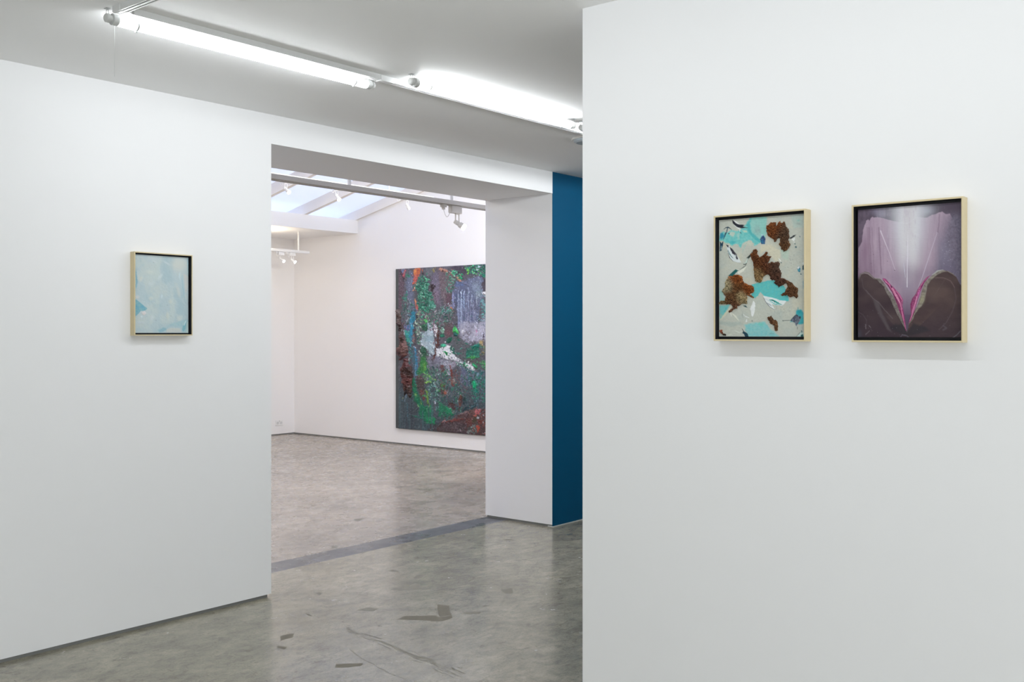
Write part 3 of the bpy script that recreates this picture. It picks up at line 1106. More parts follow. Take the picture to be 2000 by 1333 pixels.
# --- picture with brown moss
tB, oB, posB = framed('x', XR, 1.6585, 1.3300, 1.4715, 1.8990, 'framed picture with brown moss clumps on turquoise and beige paint', depth=0.043)
plB = Plane('x', posB, 1.6475, 1.3385, 1.4862, 1.8855, 210, 270)
c = plB.canvas((188, 192, 182), 23)
T1, T2, T3, T4 = T(1400, 415, 10.667), T(1485, 415, 10.667), T(1400, 535, 10.667), T(1485, 535, 10.667)
c.put(0.8 * sstep(0, 0.6, fbm(c.U / 26, c.V / 26, 3)), (176, 186, 180))
c.put(0.8 * sstep(0, 0.6, fbm(c.U / 30, c.V / 24, 4)), (198, 196, 178))
TEAL, TEAL2, DK = (92, 190, 190), (66, 172, 176), (27, 32, 46)
c.poly(T1((60, 430), (130, 410), (230, 430), (300, 380), (420, 400), (480, 380), (560, 300), (620, 230), (660, 150), (720, 110), (960, 96), (1000, 110), (1000, 500), (960, 560), (900, 650), (780, 690), (730, 600), (640, 600), (540, 640), (480, 740), (440, 670), (300, 685), (200, 640), (120, 600), (60, 600)), TEAL, 3, 4, 0.95, color2=(120, 200, 196))
c.poly(T1((690, 220), (740, 120), (1040, 90), (1040, 400), (1000, 540), (900, 560), (820, 490), (720, 400)), (146, 200, 192), 4, 2)
c.poly(T1((620, 250), (690, 180), (690, 330), (730, 430), (860, 540), (910, 600), (890, 650), (780, 560), (660, 420)), TEAL2, 3, 2, 0.8)
c.glow(1480, 450, 8, 9, (128, 156, 160), 0.8, color2=(150, 180, 176))
c.poly(T1((65, 440), (130, 430), (160, 500), (110, 560), (65, 540)), (30, 138, 168), 3, 2, 0.9)
c.poly(T1((230, 620), (330, 590), (420, 620), (330, 680)), (60, 176, 184), 3, 2, 0.7)
c.poly(T1((300, 400), (390, 430), (340, 520), (255, 460)), (190, 202, 190), 3, 2, 0.9)
c.poly(T1((420, 460), (480, 430), (470, 560), (430, 560)), (160, 200, 192), 4, 2, 0.8)
c.poly(T1((530, 370), (620, 380), (640, 420), (570, 420)), (184, 206, 186), 2, 1, 0.9)
c.poly(T1((530, 660), (600, 600), (700, 580), (740, 600), (720, 680), (620, 700)), (196, 200, 186), 3, 2, 0.9)
c.stroke(T1((620, 640), (560, 760), (530, 840)), 2, (150, 196, 188), 1.5, 1, 0.7)
c.poly(T1((345, 160), (400, 190), (475, 245), (430, 240), (370, 200)), (224, 226, 224), 1, 0.6, h=0.0006)
c.stroke(T1((370, 275), (430, 320), (480, 350), (478, 410)), 2.6, (222, 226, 224), 0.8, 0.5, h=0.0006)
c.poly(T1((318, 155), (352, 180), (400, 228), (470, 255), (590, 262), (545, 292), (665, 326), (580, 322), (520, 336), (430, 310), (375, 268), (335, 232)), DK, 0.9, 0.7, h=0.0008)
c.poly(T1((478, 402), (520, 440), (490, 432)), DK, 0.8, 0.3)
c.stroke(T1((150, 352), (185, 322), (235, 312), (280, 340), (305, 362)), 2.4, (42, 66, 84), 0.8, 0.6)
c.stroke(T1((225, 330), (210, 395), (180, 450), (165, 500), (135, 560)), 2.4, (38, 64, 88), 0.8, 0.8)
c.glow(1400 + 255 / 10.667, 415 + 445 / 10.667, 1.3, 1.3, (30, 60, 70), 1, p=4)
c.poly(T1((60, 605), (95, 640), (135, 600), (130, 690), (110, 740), (100, 800), (60, 810)), (22, 62, 84), 1.2, 1.0)
c.stroke(T1((95, 700), (85, 780)), 1.6, (150, 180, 190), 0.8, 0.5)
c.poly(T1((195, 665), (250, 690), (330, 800), (420, 900), (510, 1045), (440, 1052), (340, 1020), (270, 950), (225, 840)), (212, 220, 222), 1.0, 0.8, h=0.0007)
c.poly(T1((262, 715), (305, 740), (370, 820), (415, 880), (446, 985), (410, 975), (380, 900), (330, 860), (290, 790)), (44, 40, 54), 0.9, 0.6, h=0.0004)
c.poly(T1((192, 668), (250, 690), (245, 740), (215, 720)), (48, 46, 58), 1.0, 0.8)
c.glow(1400 + 390 / 10.667, 415 + 910 / 10.667, 1.6, 2.2, (205, 215, 218), 0.9)
c.stroke(T1((235, 800), (290, 900), (340, 960)), 1.6, (36, 108, 108), 0.7, 0.4)
c.stroke(T1((225, 800), (270, 950), (345, 1025)), 1.2, (60, 66, 80), 0.7, 0.4)
c.stroke(T1((720, 880), (690, 910), (650, 955)), 4, (40, 50, 44), 0.9, 0.6, taper=False)
c.stroke(T1((740, 820), (660, 950), (620, 1040), (590, 1120), (480, 1200)), 1.8, (42, 52, 50), 0.8, 0.6)
c.stroke(T1((650, 960), (610, 1040), (560, 1090)), 2.5, (196, 214, 206), 0.8, 0.5)
c.stroke(T1((560, 1090), (590, 1080)), 2.2, (30, 42, 44), 0.8, 0.3)
c.poly(T1((430, 1250), (520, 1190), (620, 1130), (560, 1230), (460, 1290)), (218, 220, 208), 1.2, 0.6, h=0.0006)
c.poly(T1((235, 1333), (330, 1240), (395, 1185), (455, 1215), (400, 1260), (340, 1340)), (18, 92, 92), 1.0, 0.8, h=0.0006)
c.poly(T2((0, 100), (120, 108), (135, 440), (60, 500), (0, 560)), (142, 200, 192), 4, 2, 0.9)
c.poly(T2((0, 690), (200, 660), (330, 760), (420, 780), (420, 960), (330, 1040), (200, 900), (120, 800), (0, 860)), (204, 200, 178), 4, 2, 0.9)
c.poly(T2((420, 780), (600, 800), (580, 1000), (470, 960)), (176, 200, 184), 5, 2, 0.7)
c.poly(T2((640, 80), (900, 60), (900, 300), (700, 330)), (172, 192, 184), 6, 2, 0.8)
c.glow(1485 + 790 / 10.667, 415 + 170 / 10.667, 3, 2, (120, 180, 174), 0.7)
c.glow(1485 + 800 / 10.667, 415 + 240 / 10.667, 5, 2.4, (140, 150, 150), 0.6)
c.poly(T2((-10, 560), (30, 490), (62, 478), (108, 545), (100, 665), (20, 665)), (40, 44, 92), 1, 0.8, color2=(60, 110, 150))
c.stroke(T2((20, 470), (60, 480)), 2, (190, 205, 225), 1, 0.5)
c.poly(T2((30, 590), (60, 570), (50, 640), (20, 640)), (20, 110, 150), 1, 0.5)
c.poly(T2((575, 530), (640, 518), (690, 480), (750, 463), (700, 512), (640, 552)), DK, 0.8, 0.4, h=0.0006)
c.poly(T2((640, 560), (720, 525), (725, 570), (690, 605)), (222, 226, 224), 1, 1.0, h=0.0006)
for a, b, r_ in ((720, 660, 1.2), (742, 722, 2.0), (825, 510, 0.9), (432, 1050, 1.3), (845, 1290, 1.5), (700, 620, 1.2)):
    c.glow(1485 + a / 10.667, 415 + b / 10.667, r_, r_, (24, 84, 96) if a != 700 else (220, 224, 222), 1, p=4)
c.stroke(T2((385, 965), (432, 1038)), 2.2, (222, 226, 222), 0.8, 0.5, h=0.0006)
c.poly(T2((768, 1160), (808, 1118), (838, 1180), (832, 1252), (785, 1240)), (32, 84, 116), 0.9, 0.6, color2=(70, 150, 170))
c.poly(T2((770, 1150), (806, 1116), (815, 1150), (785, 1190)), (220, 226, 228), 0.8, 0.5)
c.poly(T2((880, 1120), (912, 1090), (912, 1200), (880, 1200)), (30, 70, 84), 1, 0.6)
c.poly(T2((875, 1060), (900, 1035), (900, 1090)), (214, 222, 222), 1, 0.6)
r_ = random.Random(3)
for _ in range(46):
    a, b = r_.gauss(650, 90), r_.gauss(1020, 120)
    c.glow(1485 + a / 10.667, 415 + b / 10.667, 0.55, 0.45, (120, 120, 118), 0.7, p=4)
for _ in range(40):
    a, b = r_.gauss(330, 130), r_.gauss(340, 80)
    c.glow(1485 + a / 10.667, 535 + b / 10.667, 0.6, 0.45, (44, 110, 122), 0.7, p=4)
for _ in range(40):
    a, b = r_.gauss(420, 120), r_.gauss(760, 70)
    c.glow(1485 + a / 10.667, 535 + b / 10.667, 0.6, 0.45, (110, 118, 112), 0.7, p=4)
c.poly([(1468, 556), (1480, 553), (1490, 551), (1500, 548), (1512, 548), (1532, 560), (1539, 575), (1541, 588), (1530, 590), (1510, 585), (1494, 580), (1490, 576), (1485, 571), (1481, 578), (1474, 583), (1466, 580), (1470, 570)], (84, 186, 190), 1.5, 1.0, color2=(100, 188, 184))
c.poly(T3((55, 300), (150, 440), (180, 560), (150, 620), (60, 650)), (154, 196, 190), 3, 2, 0.9)
c.poly(T3((60, 665), (160, 660), (280, 645), (230, 740), (170, 830), (110, 900), (60, 960)), (112, 190, 190), 2, 2, 0.95)
c.poly(T3((180, 700), (215, 720), (180, 800), (150, 800)), (80, 176, 182), 3, 2, 0.7)
c.poly(T3((60, 830), (150, 860), (120, 900), (60, 900)), (150, 186, 176), 2, 1, 0.8)
c.stroke(T3((310, 670), (250, 760), (180, 840), (60, 975)), 4, (206, 206, 184), 1, 1.0, h=0.0005)
c.stroke(T3((275, 790), (300, 850), (312, 890)), 1.8, (222, 224, 216), 0.8, 0.5)
c.stroke(T3((290, 800), (380, 890), (465, 985)), 3, (214, 216, 202), 0.9, 0.8, h=0.0005)
c.poly(T3((762, 560), (798, 610), (800, 700), (780, 830), (745, 905), (722, 880), (710, 790), (690, 715), (735, 650)), (226, 230, 230), 0.9, 0.8, h=0.0009)
c.stroke(T3((560, 850), (600, 890), (680, 918)), 2.2, (220, 224, 224), 0.8, 1.2)
c.stroke(T3((625, 950), (610, 1000), (635, 985)), 2.4, (224, 228, 228), 0.8, 0.6)
c.stroke(T3((540, 800), (530, 880), (560, 930)), 1.4, (160, 166, 160), 0.8, 0.8)
c.poly(T3((545, 662), (600, 665), (645, 712), (580, 692)), (20, 70, 74), 0.9, 0.6)
c.glow(1400 + 740 / 10.667, 535 + 985 / 10.667, 1.2, 1.6, (50, 90, 92), 0.9, p=4)
c.poly(T3((570, 1060), (700, 1045), (960, 1000), (1010, 1010), (1120, 1150), (1300, 1300), (1300, 1315), (660, 1315), (610, 1200)), (118, 192, 196), 5, 3, 0.95, color2=(140, 196, 196))
c.poly(T3((880, 1010), (980, 1040), (960, 1100), (860, 1060)), (112, 196, 186), 4, 2, 0.8)
c.poly(T3((60, 1000), (500, 1010), (560, 1060), (300, 1100), (60, 1060)), (160, 176, 172), 5, 3, 0.6)
c.stroke(T3((360, 1180), (480, 1230), (520, 1200)), 2, (216, 222, 214), 1, 0.8, 0.8)
c.stroke(T3((220, 1290), (300, 1260), (330, 1290)), 2, (210, 214, 200), 1, 0.8, 0.8)
c.poly(T3((515, 1128), (545, 1160), (575, 1205), (640, 1240), (665, 1315), (590, 1315), (565, 1255), (535, 1240), (550, 1200)), (22, 62, 78), 0.9, 0.8, h=0.0006)
c.poly(T4((65, 465), (130, 475), (280, 508), (400, 550), (545, 570), (492, 642), (450, 672), (330, 650), (240, 640), (300, 755), (200, 690), (120, 590)), (220, 228, 228), 0.9, 0.7, h=0.0006)
c.stroke(T4((200, 545), (280, 560), (360, 610), (450, 645)), 3.2, (24, 156, 146), 1.0, 0.8, h=0.0003)
c.stroke(T4((210, 570), (290, 625), (420, 655)), 1.8, (60, 186, 184), 0.9, 0.5)
c.stroke(T4((240, 540), (290, 570), (300, 600)), 2.0, (12, 100, 100), 0.8, 0.5)
c.stroke(T4((62, 505), (120, 600), (200, 690), (302, 755)), 1.1, (110, 112, 122), 0.7, 0.4)
c.stroke(T4((130, 600), (190, 640), (250, 680)), 1.1, (110, 118, 128), 0.7, 0.4)
c.stroke(T4((100, 520), (180, 560), (250, 610)), 1.4, (190, 204, 212), 0.7, 0.4)
c.poly(T4((735, 770), (790, 745), (860, 755), (900, 800), (900, 1040), (800, 1062), (720, 1015), (620, 1010), (640, 960), (735, 860)), (44, 166, 178), 3.5, 2, 0.95, color2=(30, 158, 168))
c.glow(1485 + 810 / 10.667, 535 + 800 / 10.667, 5, 4, (10, 152, 164), 0.8)
c.poly(T4((620, 980), (690, 910), (750, 850), (800, 890), (845, 920), (810, 1010), (775, 1050), (755, 1105), (715, 1020)), (120, 130, 146), 1.0, 1.2, color2=(60, 66, 84), h=0.0006)
c.stroke(T4((470, 980), (560, 974), (625, 976)), 1.3, (40, 64, 70), 0.7, 0.4)
c.glow(1485 + 472 / 10.667, 535 + 980 / 10.667, 1.0, 1.0, (30, 60, 66), 1, p=4)
c.stroke(T4((628, 975), (690, 910), (755, 845)), 1.8, (32, 48, 62), 0.8, 0.4)
c.poly(T4((740, 860), (790, 860), (770, 890)), (34, 40, 54), 0.9, 0.6)
c.poly(T4((815, 880), (845, 900), (830, 950), (812, 930)), (40, 44, 60), 0.9, 0.6)
c.stroke(T4((775, 1100), (775, 1165)), 1.0, (90, 96, 96), 0.7, 0.4)
c.stroke(T4((785, 700), (785, 740)), 1.6, (70, 150, 154), 1, 0.4)
c.poly(T4((755, 1315), (820, 1230), (870, 1190), (900, 1240), (900, 1315)), (196, 220, 212), 1.2, 1.0)
c.stroke(T4((750, 1310), (860, 1190)), 1.3, (120, 124, 118), 0.8, 0.4)
c.poly(T4((840, 1280), (890, 1250), (900, 1315), (840, 1315)), (28, 96, 96), 1.2, 1.0)
c.stroke(T4((860, 1180), (870, 1240)), 2.0, (50, 92, 96), 1, 0.8)
c.poly(T4((880, 170), (912, 120), (912, 330), (885, 300)), (134, 164, 176), 3, 1.5, 0.8)
c.poly(T4((190, 1250), (240, 1235), (290, 1250), (240, 1245)), (60, 84, 96), 0.8, 0.6)
ragged(c, 0.9, 2.2, 231)
c.c = c.c * np.clip(1 + 0.10 * fbm(c.U / 2.5, c.V / 2.5, 233, 4, 0.7), 0.7, 1.3)[..., None]
c.h += 0.0003 * c.tone + 0.0003 * c.w1
colB = c.c
canvas_block(tB, oB, plB, c.h, colB, M_OIL, 0.014)

MOSS = [
    (T2((125, 290), (200, 220), (260, 190), (330, 210), (350, 270), (380, 200), (410, 180), (430, 230), (460, 230), (480, 180), (510, 200), (540, 300), (580, 350), (610, 520), (590, 590), (625, 660), (600, 750), (540, 800), (490, 815), (430, 740), (395, 680), (415, 600), (420, 540), (380, 545), (340, 600), (290, 630), (260, 570), (210, 530), (150, 510), (130, 420)),
     ((1507, 450, 13, (132, 78, 40)), (1531, 462, 12, (98, 74, 56)), (1530, 478, 10, (110, 76, 48)))),
    (T1((705, 880), (750, 780), (820, 755), (862, 800), (850, 850), (900, 930)) + T2((60, 860), (130, 805), (168, 850), (135, 905), (255, 905), (205, 990), (160, 1070), (230, 1020), (300, 1040), (380, 1030), (412, 1090), (405, 1160), (455, 1260), (445, 1330))
     + T4((440, 20), (430, 90), (540, 110), (640, 180), (700, 240), (790, 300), (780, 380), (792, 470), (750, 522), (700, 480), (620, 502), (580, 460), (430, 472), (408, 440), (500, 380), (520, 330), (580, 280), (540, 205), (440, 250), (380, 290), (350, 240), (290, 212), (265, 190), (300, 150), (215, 122), (205, 60), (160, 22), (90, 50), (40, 150), (20, 190), (-20, 205)) + T3((880, 205), (800, 150), (772, 60)) + T1((770, 1240), (760, 1100), (728, 980)),
     ((1478, 510, 14, (112, 68, 38)), (1478, 535, 9, (150, 124, 86)), (1500, 520, 10, (104, 62, 38)), (1512, 522, 9, (92, 68, 56)), (1520, 548, 10, (92, 62, 48)), (1548, 570, 11, (110, 76, 50)))),
    (T3((240, 50), (330, 50), (370, 20), (450, 15), (530, 60), (550, 150), (600, 210), (690, 240), (750, 240), (790, 300), (770, 390), (700, 440), (780, 500), (740, 530), (680, 480), (640, 450), (640, 620), (600, 640), (540, 640), (440, 680), (440, 730), (350, 760), (270, 810), (250, 790), (320, 700), (310, 660), (240, 630), (150, 650), (80, 655), (28, 630), (70, 570), (160, 570), (180, 480), (150, 400), (90, 370), (110, 320), (180, 260), (190, 130)),
     ((1422, 558, 9, (172, 160, 128)), (1440, 545, 9, (146, 82, 36)), (1440, 560, 9, (118, 78, 44)), (1466, 566, 9, (140, 78, 34)), (1449, 581, 8, (164, 146, 110)), (1430, 585, 11, (116, 82, 52)), (1410, 591, 7, (124, 104, 72)), (1434, 600, 8, (104, 70, 50)))),
    (T4((140, 920), (200, 900), (235, 855), (270, 910), (330, 970), (370, 1010), (360, 1080), (385, 1180), (350, 1200), (300, 1170), (270, 1080), (210, 1050), (190, 980), (150, 970)),
     ((1505, 625, 7, (96, 66, 44)), (1514, 638, 9, (116, 82, 54)))),
    (T3((48, 1175), (120, 1165), (132, 1220), (190, 1250), (205, 1302), (140, 1302), (90, 1250)),
     ((1408, 648, 5, (132, 70, 46)), (1415, 654, 4, (50, 44, 32)))),
]


def fine_plane(pl, pts, step=0.00085, pad=4):
    """finer plane patch on pl around the polygon"""
    us, vs = [p[0] for p in pts], [p[1] for p in pts]
    f = (lambda u, v: px_x(u, v, pl.pos)) if pl.kind == 'x' else (lambda u, v: px_y(u, v, pl.pos))
    k = 1 if pl.kind == 'x' else 0
    a, b = f(min(us) - pad, 600)[k], f(max(us) + pad, 600)[k]
    zs = [f(u, v)[2] for u in (min(us), max(us)) for v in (min(vs) - pad, max(vs) + pad)]
    nx, ny = max(8, int(abs(b - a) / step)), max(8, int((max(zs) - min(zs)) / step))
    return Plane(pl.kind, pl.pos, a, b, min(zs), max(zs), nx, ny)


def clump(parent, org, pl, pts, spots, name, material, hmax, seed, step=0.00085, warp=2.2, rough=1.0, smooth=True, freq=1.6, tips=None, dome=5.0, crisp=0.0):
    fp = fine_plane(pl, pts, step)
    c = fp.canvas(spots[0][3], seed)
    sd = c.sd(pts, warp)
    wsum, col = 1e-6, 0
    for u, v, r, cc in spots:
        w = np.exp(-((c.U - u) ** 2 + (c.V - v) ** 2) / (r * r)) + 1e-5
        wsum = wsum + w
        col = col + w[..., None] * lin(cc)
    col = col / (wsum if np.ndim(wsum) == 2 else wsum)[..., None]
    n1 = fbm(c.U / freq, c.V / freq, seed + 40, 4, 0.75)
    n2 = fbm(c.U / (freq * 3), c.V / (freq * 3), seed + 41, 3)
    edge = sstep(0, dome, -sd)
    h = hmax * (0.25 + 0.75 * edge) * (0.55 + 0.45 * n2 + rough * 0.55 * n1)
    h = np.where(sd < -0.4, np.maximum(h, 0.0008), -0.002)
    k = np.clip(0.95 + 1.15 * n1 + 0.3 * n2, 0.22, 2.0)[..., None]
    if crisp:
        # strands: thin ridges of noise, pale tips over dark gaps
        rid = 1 - np.abs(fbm(c.U / 1.3, c.V / 1.3, seed + 43, 3, 0.7)) * 2.4
        k = np.clip(0.42 + 1.25 * np.clip(rid, 0, 1) ** 1.5 + 0.45 * n2 + 0.6 * n1, 0.16, 2.6)[..., None]
        h = h * (0.55 + 0.6 * np.clip(rid, 0, 1))
        h = np.where(sd < -0.4, np.maximum(h, 0.0008), -0.002)
    col = col * k
    inside = sd < 0.25
    mask = inside[:-1, :-1] & inside[1:, :-1] & inside[:-1, 1:] & inside[1:, 1:]
    if not mask.any():
        return None
    return grid_mesh(name, fp.points(h, org), np.clip(col * PIGMENT_GAIN, 0, 0.9), material, parent, mask, smooth)


for i, (pts, spots) in enumerate(MOSS):
    o = clump(tB, oB, plB, pts, spots, 'moss_clump', M_DRY, 0.011 if i < 3 else 0.008, 100 + i, step=0.00062, warp=3.6, rough=1.5, freq=1.15, dome=3.0, crisp=1.0)
    if i == 2:
        o['label'] = 'moss clump with orange and pale lichen tips'

# --- violet picture
tC, oC, posC = framed('x', XR, 1.1795, 0.8500, 1.4705, 1.8975, 'framed violet picture with a glowing V shape and pink ridges', depth=0.043)
plC = Plane('x', posC, 1.1668, 0.8595, 1.4855, 1.8835, 210, 270)
c = plC.canvas((86, 76, 90), 37)
Q1, Q2 = T(1670, 395, 9.524), T(1670, 525, 9.524)
U_, V_ = c.U, c.V
c.put(sstep(420, 560, V_), (104, 84, 104))
c.put(0.75 * sstep(0.0, 0.5, fbm(U_ / 16, V_ / 22, 5)), (112, 98, 116))
c.glow(1712, 413, 12, 8, (126, 116, 138), 0.8)
c.glow(1808, 412, 16, 9, (150, 152, 166), 0.9)
c.glow(1722, 418, 10, 10, (150, 146, 164), 0.8)
# petals
pet_n = fbm(U_ / 5, V_ / 60, 8, 4)
c.poly(Q1((62, 860), (100, 790), (130, 740), (150, 520), (200, 380), (205, 345), (240, 325), (272, 348), (290, 300), (322, 275), (352, 292), (420, 275), (520, 300), (620, 330), (800, 380), (980, 400), (980, 2100), (60, 2100)),
       (160, 140, 160), 1.2, 0.8, 1.0, h=0.0003, color2=(176, 156, 174), mixn=np.clip(pet_n + 0.5, 0, 1))
c.poly(Q1((970, 400), (1120, 300), (1180, 285), (1340, 292), (1430, 235), (1500, 222), (1560, 190), (1620, 180), (1690, 222), (1765, 215), (1800, 280), (1850, 360), (1880, 480), (1900, 900), (1800, 1150), (1700, 1400), (1500, 1700), (1200, 2100), (970, 2100)),
       (158, 140, 158), 1.2, 0.8, 1.0, h=0.0003, color2=(172, 152, 170), mixn=np.clip(pet_n + 0.5, 0, 1))
# right part fades into grey violet
c.put(0.9 * sstep(1830, 1862, U_ + (V_ - 440) * 0.25) * sstep(405, 430, V_), (98, 92, 110), color2=(118, 112, 130))
c.glow(1843, 495, 13, 34, (128, 122, 142), 0.75, -0.15, 2.5)
c.glow(1850, 525, 18, 16, (112, 104, 126), 0.8)
# lower edges darken to mauve
c.put(0.75 * sstep(470, 560, V_) * sstep(1735, 1690, U_), (120, 94, 116))
c.glow(1690, 490, 9, 30, (136, 110, 132), 0.8, 0.1)
for a, w_, o_ in ((280, 3.0, 0.5), (460, 2.5, 0.65), (250, 2.0, 0.4), (330, 2, 0.4)):
    c.stroke(Q1((a - 20 if a < 300 else a - 15, 480), (a, 800), (a + 30, 1333)), w_, (122, 98, 118), 3.0, 1.0, o_, taper=False)
c.stroke(Q1((1570, 230), (1560, 420), (1540, 560)), 2.0, (124, 104, 124), 2.0, 0.8, 0.7, taper=False)
# light pouring from above
c.put(np.clip(1.15 * np.exp(-((U_ - 1775) / (27 + 0.10 * (480 - V_))) ** 2) * (1 - sstep(440, 560, V_)), 0, 1), (208, 210, 220))
c.put(np.clip(0.95 * np.exp(-((U_ - 1775) / 17) ** 2) * (1 - sstep(470, 580, V_)), 0, 1), (214, 214, 216))
c.put(np.clip(0.8 * np.exp(-((U_ - 1774) / 13) ** 2) * (1 - sstep(500, 600, V_)), 0, 1), (204, 200, 208))
c.put(np.clip(0.8 * np.exp(-((U_ - 1771) / 8) ** 2) * (1 - sstep(540, 560, V_)) * sstep(480, 530, V_), 0, 1), (188, 178, 194))
c.put(0.45 * sstep(0.1, 0.6, fbm(U_ / 3, V_ / 14, 15)) * np.exp(-((U_ - 1775) / 48) ** 2) * (1 - sstep(470, 580, V_)), (190, 180, 196))
# zone between the wings
c.poly(Q2((520, 120), (980, -60), (1420, 60), (1180, 360), (1030, 660), (990, 1030), (950, 1140), (890, 600), (760, 400)), (134, 118, 138), 34, 1.0, 0.55)
c.put(0.85 * sstep(550, 622, V_) * np.exp(-((U_ - 1771) / 16) ** 4), (100, 84, 108))
c.put(0.85 * sstep(600, 640, V_) * np.exp(-((U_ - 1771) / 9) ** 4), (84, 74, 92))
c.glow(1772, 560, 14, 8, (150, 138, 158), 0.6)
# wings
wing_n = np.clip(0.5 + 1.2 * fbm(U_ / 40, V_ / 26, 19, 3), 0, 1)
c.poly(Q2((50, 200), (80, 140), (110, 85), (190, 66), (260, 92), (360, 180), (480, 230), (560, 330), (720, 530), (840, 760), (930, 1020), (970, 1190), (960, 1310), (40, 1310)), (80, 66, 68), 1.2, 0.6, color2=(64, 51, 57), mixn=wing_n)
c.poly(Q2((970, 1190), (1000, 1030), (1060, 880), (1160, 700), (1280, 330), (1340, 220), (1480, 80), (1600, 22), (1700, 40), (1800, 80), (1880, 150), (1950, 290), (2000, 330), (2000, 1310), (960, 1310)), (90, 74, 72), 1.2, 0.6, color2=(74, 59, 61), mixn=wing_n)
c.put(0.75 * sstep(575, 650, V_) * (c.sd(Q2((40, 300), (960, 1310), (1980, 300), (1980, 1320), (40, 1320)), 0) < 0), (62, 50, 58))
c.poly(Q2((640, 1100), (760, 1040), (880, 1030), (970, 1180), (1080, 1020), (1300, 1080), (1400, 1160), (1000, 1260), (760, 1180)), (52, 48, 54), 6, 1.5, 0.85)
c.glow(1677, 655, 6, 12, (72, 70, 82), 0.8)
c.poly(Q2((330, 560), (440, 620), (520, 860), (680, 1180), (600, 1130), (470, 900), (380, 720)), (88, 80, 84), 5, 1.0, 0.8)
for pts, w_, cc, o_ in ((((200, 400), (330, 550), (450, 640), (560, 780), (700, 930)), 1.6, (104, 94, 98), 0.7),
                        (((130, 190), (150, 350), (250, 480)), 1.5, (94, 84, 88), 0.6),
                        (((50, 800), (150, 860), (215, 960), (210, 1060)), 1.2, (86, 76, 82), 0.8),
                        (((1490, 170), (1640, 170), (1780, 230), (1850, 350)), 1.6, (110, 92, 92), 0.8),
                        (((1850, 350), (1880, 560), (1820, 780), (1700, 1000), (1560, 1140)), 1.4, (98, 86, 92), 0.6),
                        (((1640, 1060), (1700, 1110), (1640, 1140)), 3.0, (92, 84, 92), 0.6),
                        (((1820, 1290), (1900, 1230), (1960, 1160)), 1.6, (104, 100, 108), 0.8),
                        (((880, 1230), (960, 1250), (990, 1280)), 2.0, (92, 86, 96), 0.8),
                        (((850, 1270), (880, 1230), (940, 1240)), 1.4, (96, 90, 100), 0.8),
                        (((195, 1040), (200, 1120)), 1.0, (140, 132, 138), 0.7),
                        (((260, 1060), (285, 1095)), 1.2, (130, 122, 128), 0.7),
                        (((200, 1220), (270, 1160)), 1.0, (130, 122, 128), 0.6)):
    c.stroke(Q2(*pts), w_, cc, 1.2, 0.8, o_, taper=False)
r_ = random.Random(8)
for _ in range(30):
    c.glow(1670 + r_.uniform(60, 1950) / 9.524, 525 + r_.uniform(750, 1280) / 9.524, 0.55, 0.5, (132, 124, 132), 0.6, p=4)
for _ in range(34):
    c.glow(1670 + r_.gauss(1740, 70) / 9.524, 395 + r_.gauss(900, 180) / 9.524, 0.5, 0.6, (186, 182, 196), 0.6, p=4)
for a, b in ((300, 1140), (735, 1270), (130, 905), (600, 1100), (340, 980), (740, 1275)):
    c.glow(1670 + a / 9.524, 395 + b / 9.524, 0.9, 0.6, (92, 74, 90), 0.8, p=4)
# outlines and grey-green ridges of the wings
c.stroke(Q2((70, 195), (105, 100), (185, 72), (260, 95), (350, 180), (420, 200)), (1.2, 5.0, 2.0), (116, 104, 106), 1.2, 0.8, h=0.0006)
c.stroke(Q2((110, 100), (170, 75), (250, 98), (340, 170)), 0.9, (160, 146, 152), 0.8, 0.6)
c.poly(Q2((360, 170), (420, 180), (480, 192), (560, 290), (640, 410), (720, 520), (800, 690), (880, 880), (940, 1060), (965, 1180), (900, 1060), (870, 1010), (760, 800), (700, 670), (660, 560), (580, 440), (540, 335), (430, 235)), (138, 132, 128), 1.2, 1.2, h=0.001, color2=(104, 96, 94))
c.poly(Q2((985, 1060), (1040, 930), (1080, 870), (1180, 670), (1240, 430), (1300, 260), (1440, 120), (1540, 50), (1640, 26), (1690, 42), (1600, 80), (1500, 135), (1410, 215), (1350, 300), (1320, 440), (1290, 580), (1240, 690), (1190, 740), (1120, 830), (1060, 960)), (146, 140, 130), 1.2, 1.2, h=0.001, color2=(112, 103, 97))
c.stroke(Q2((1440, 120), (1540, 45), (1640, 25)), 3.2, (160, 160, 158), 1.0, 0.6, h=0.0008)
c.stroke(Q2((1640, 60), (1720, 50), (1810, 95), (1880, 150)), 1.6, (130, 120, 114), 1.0, 0.5)
c.glow(1670 + 1250 / 9.524, 525 + 570 / 9.524, 4, 9, (156, 152, 126), 0.8, 0.25)
# bright thin scratches
c.stroke(Q1((475, 535), (540, 700), (640, 950), (745, 1260)), (2.2, 1.0, 0.6), (206, 194, 208), 0.8, 0.2, 0.95)
c.stroke(Q1((985, 560), (980, 900), (970, 1330), (970, 1580)), (0.5, 1.1, 1.3), (226, 222, 232), 0.8, 0.15, 1.0, taper=False)
c.stroke(Q1((1530, 560), (1450, 800), (1340, 1130), (1250, 1400), (1170, 1610)), (0.7, 1.1, 0.8), (198, 188, 206), 0.8, 0.2, 0.9)
c.stroke(Q1((905, 1140), (920, 1260), (935, 1400)), 1.6, (196, 196, 210), 1.0, 0.4, 0.8)
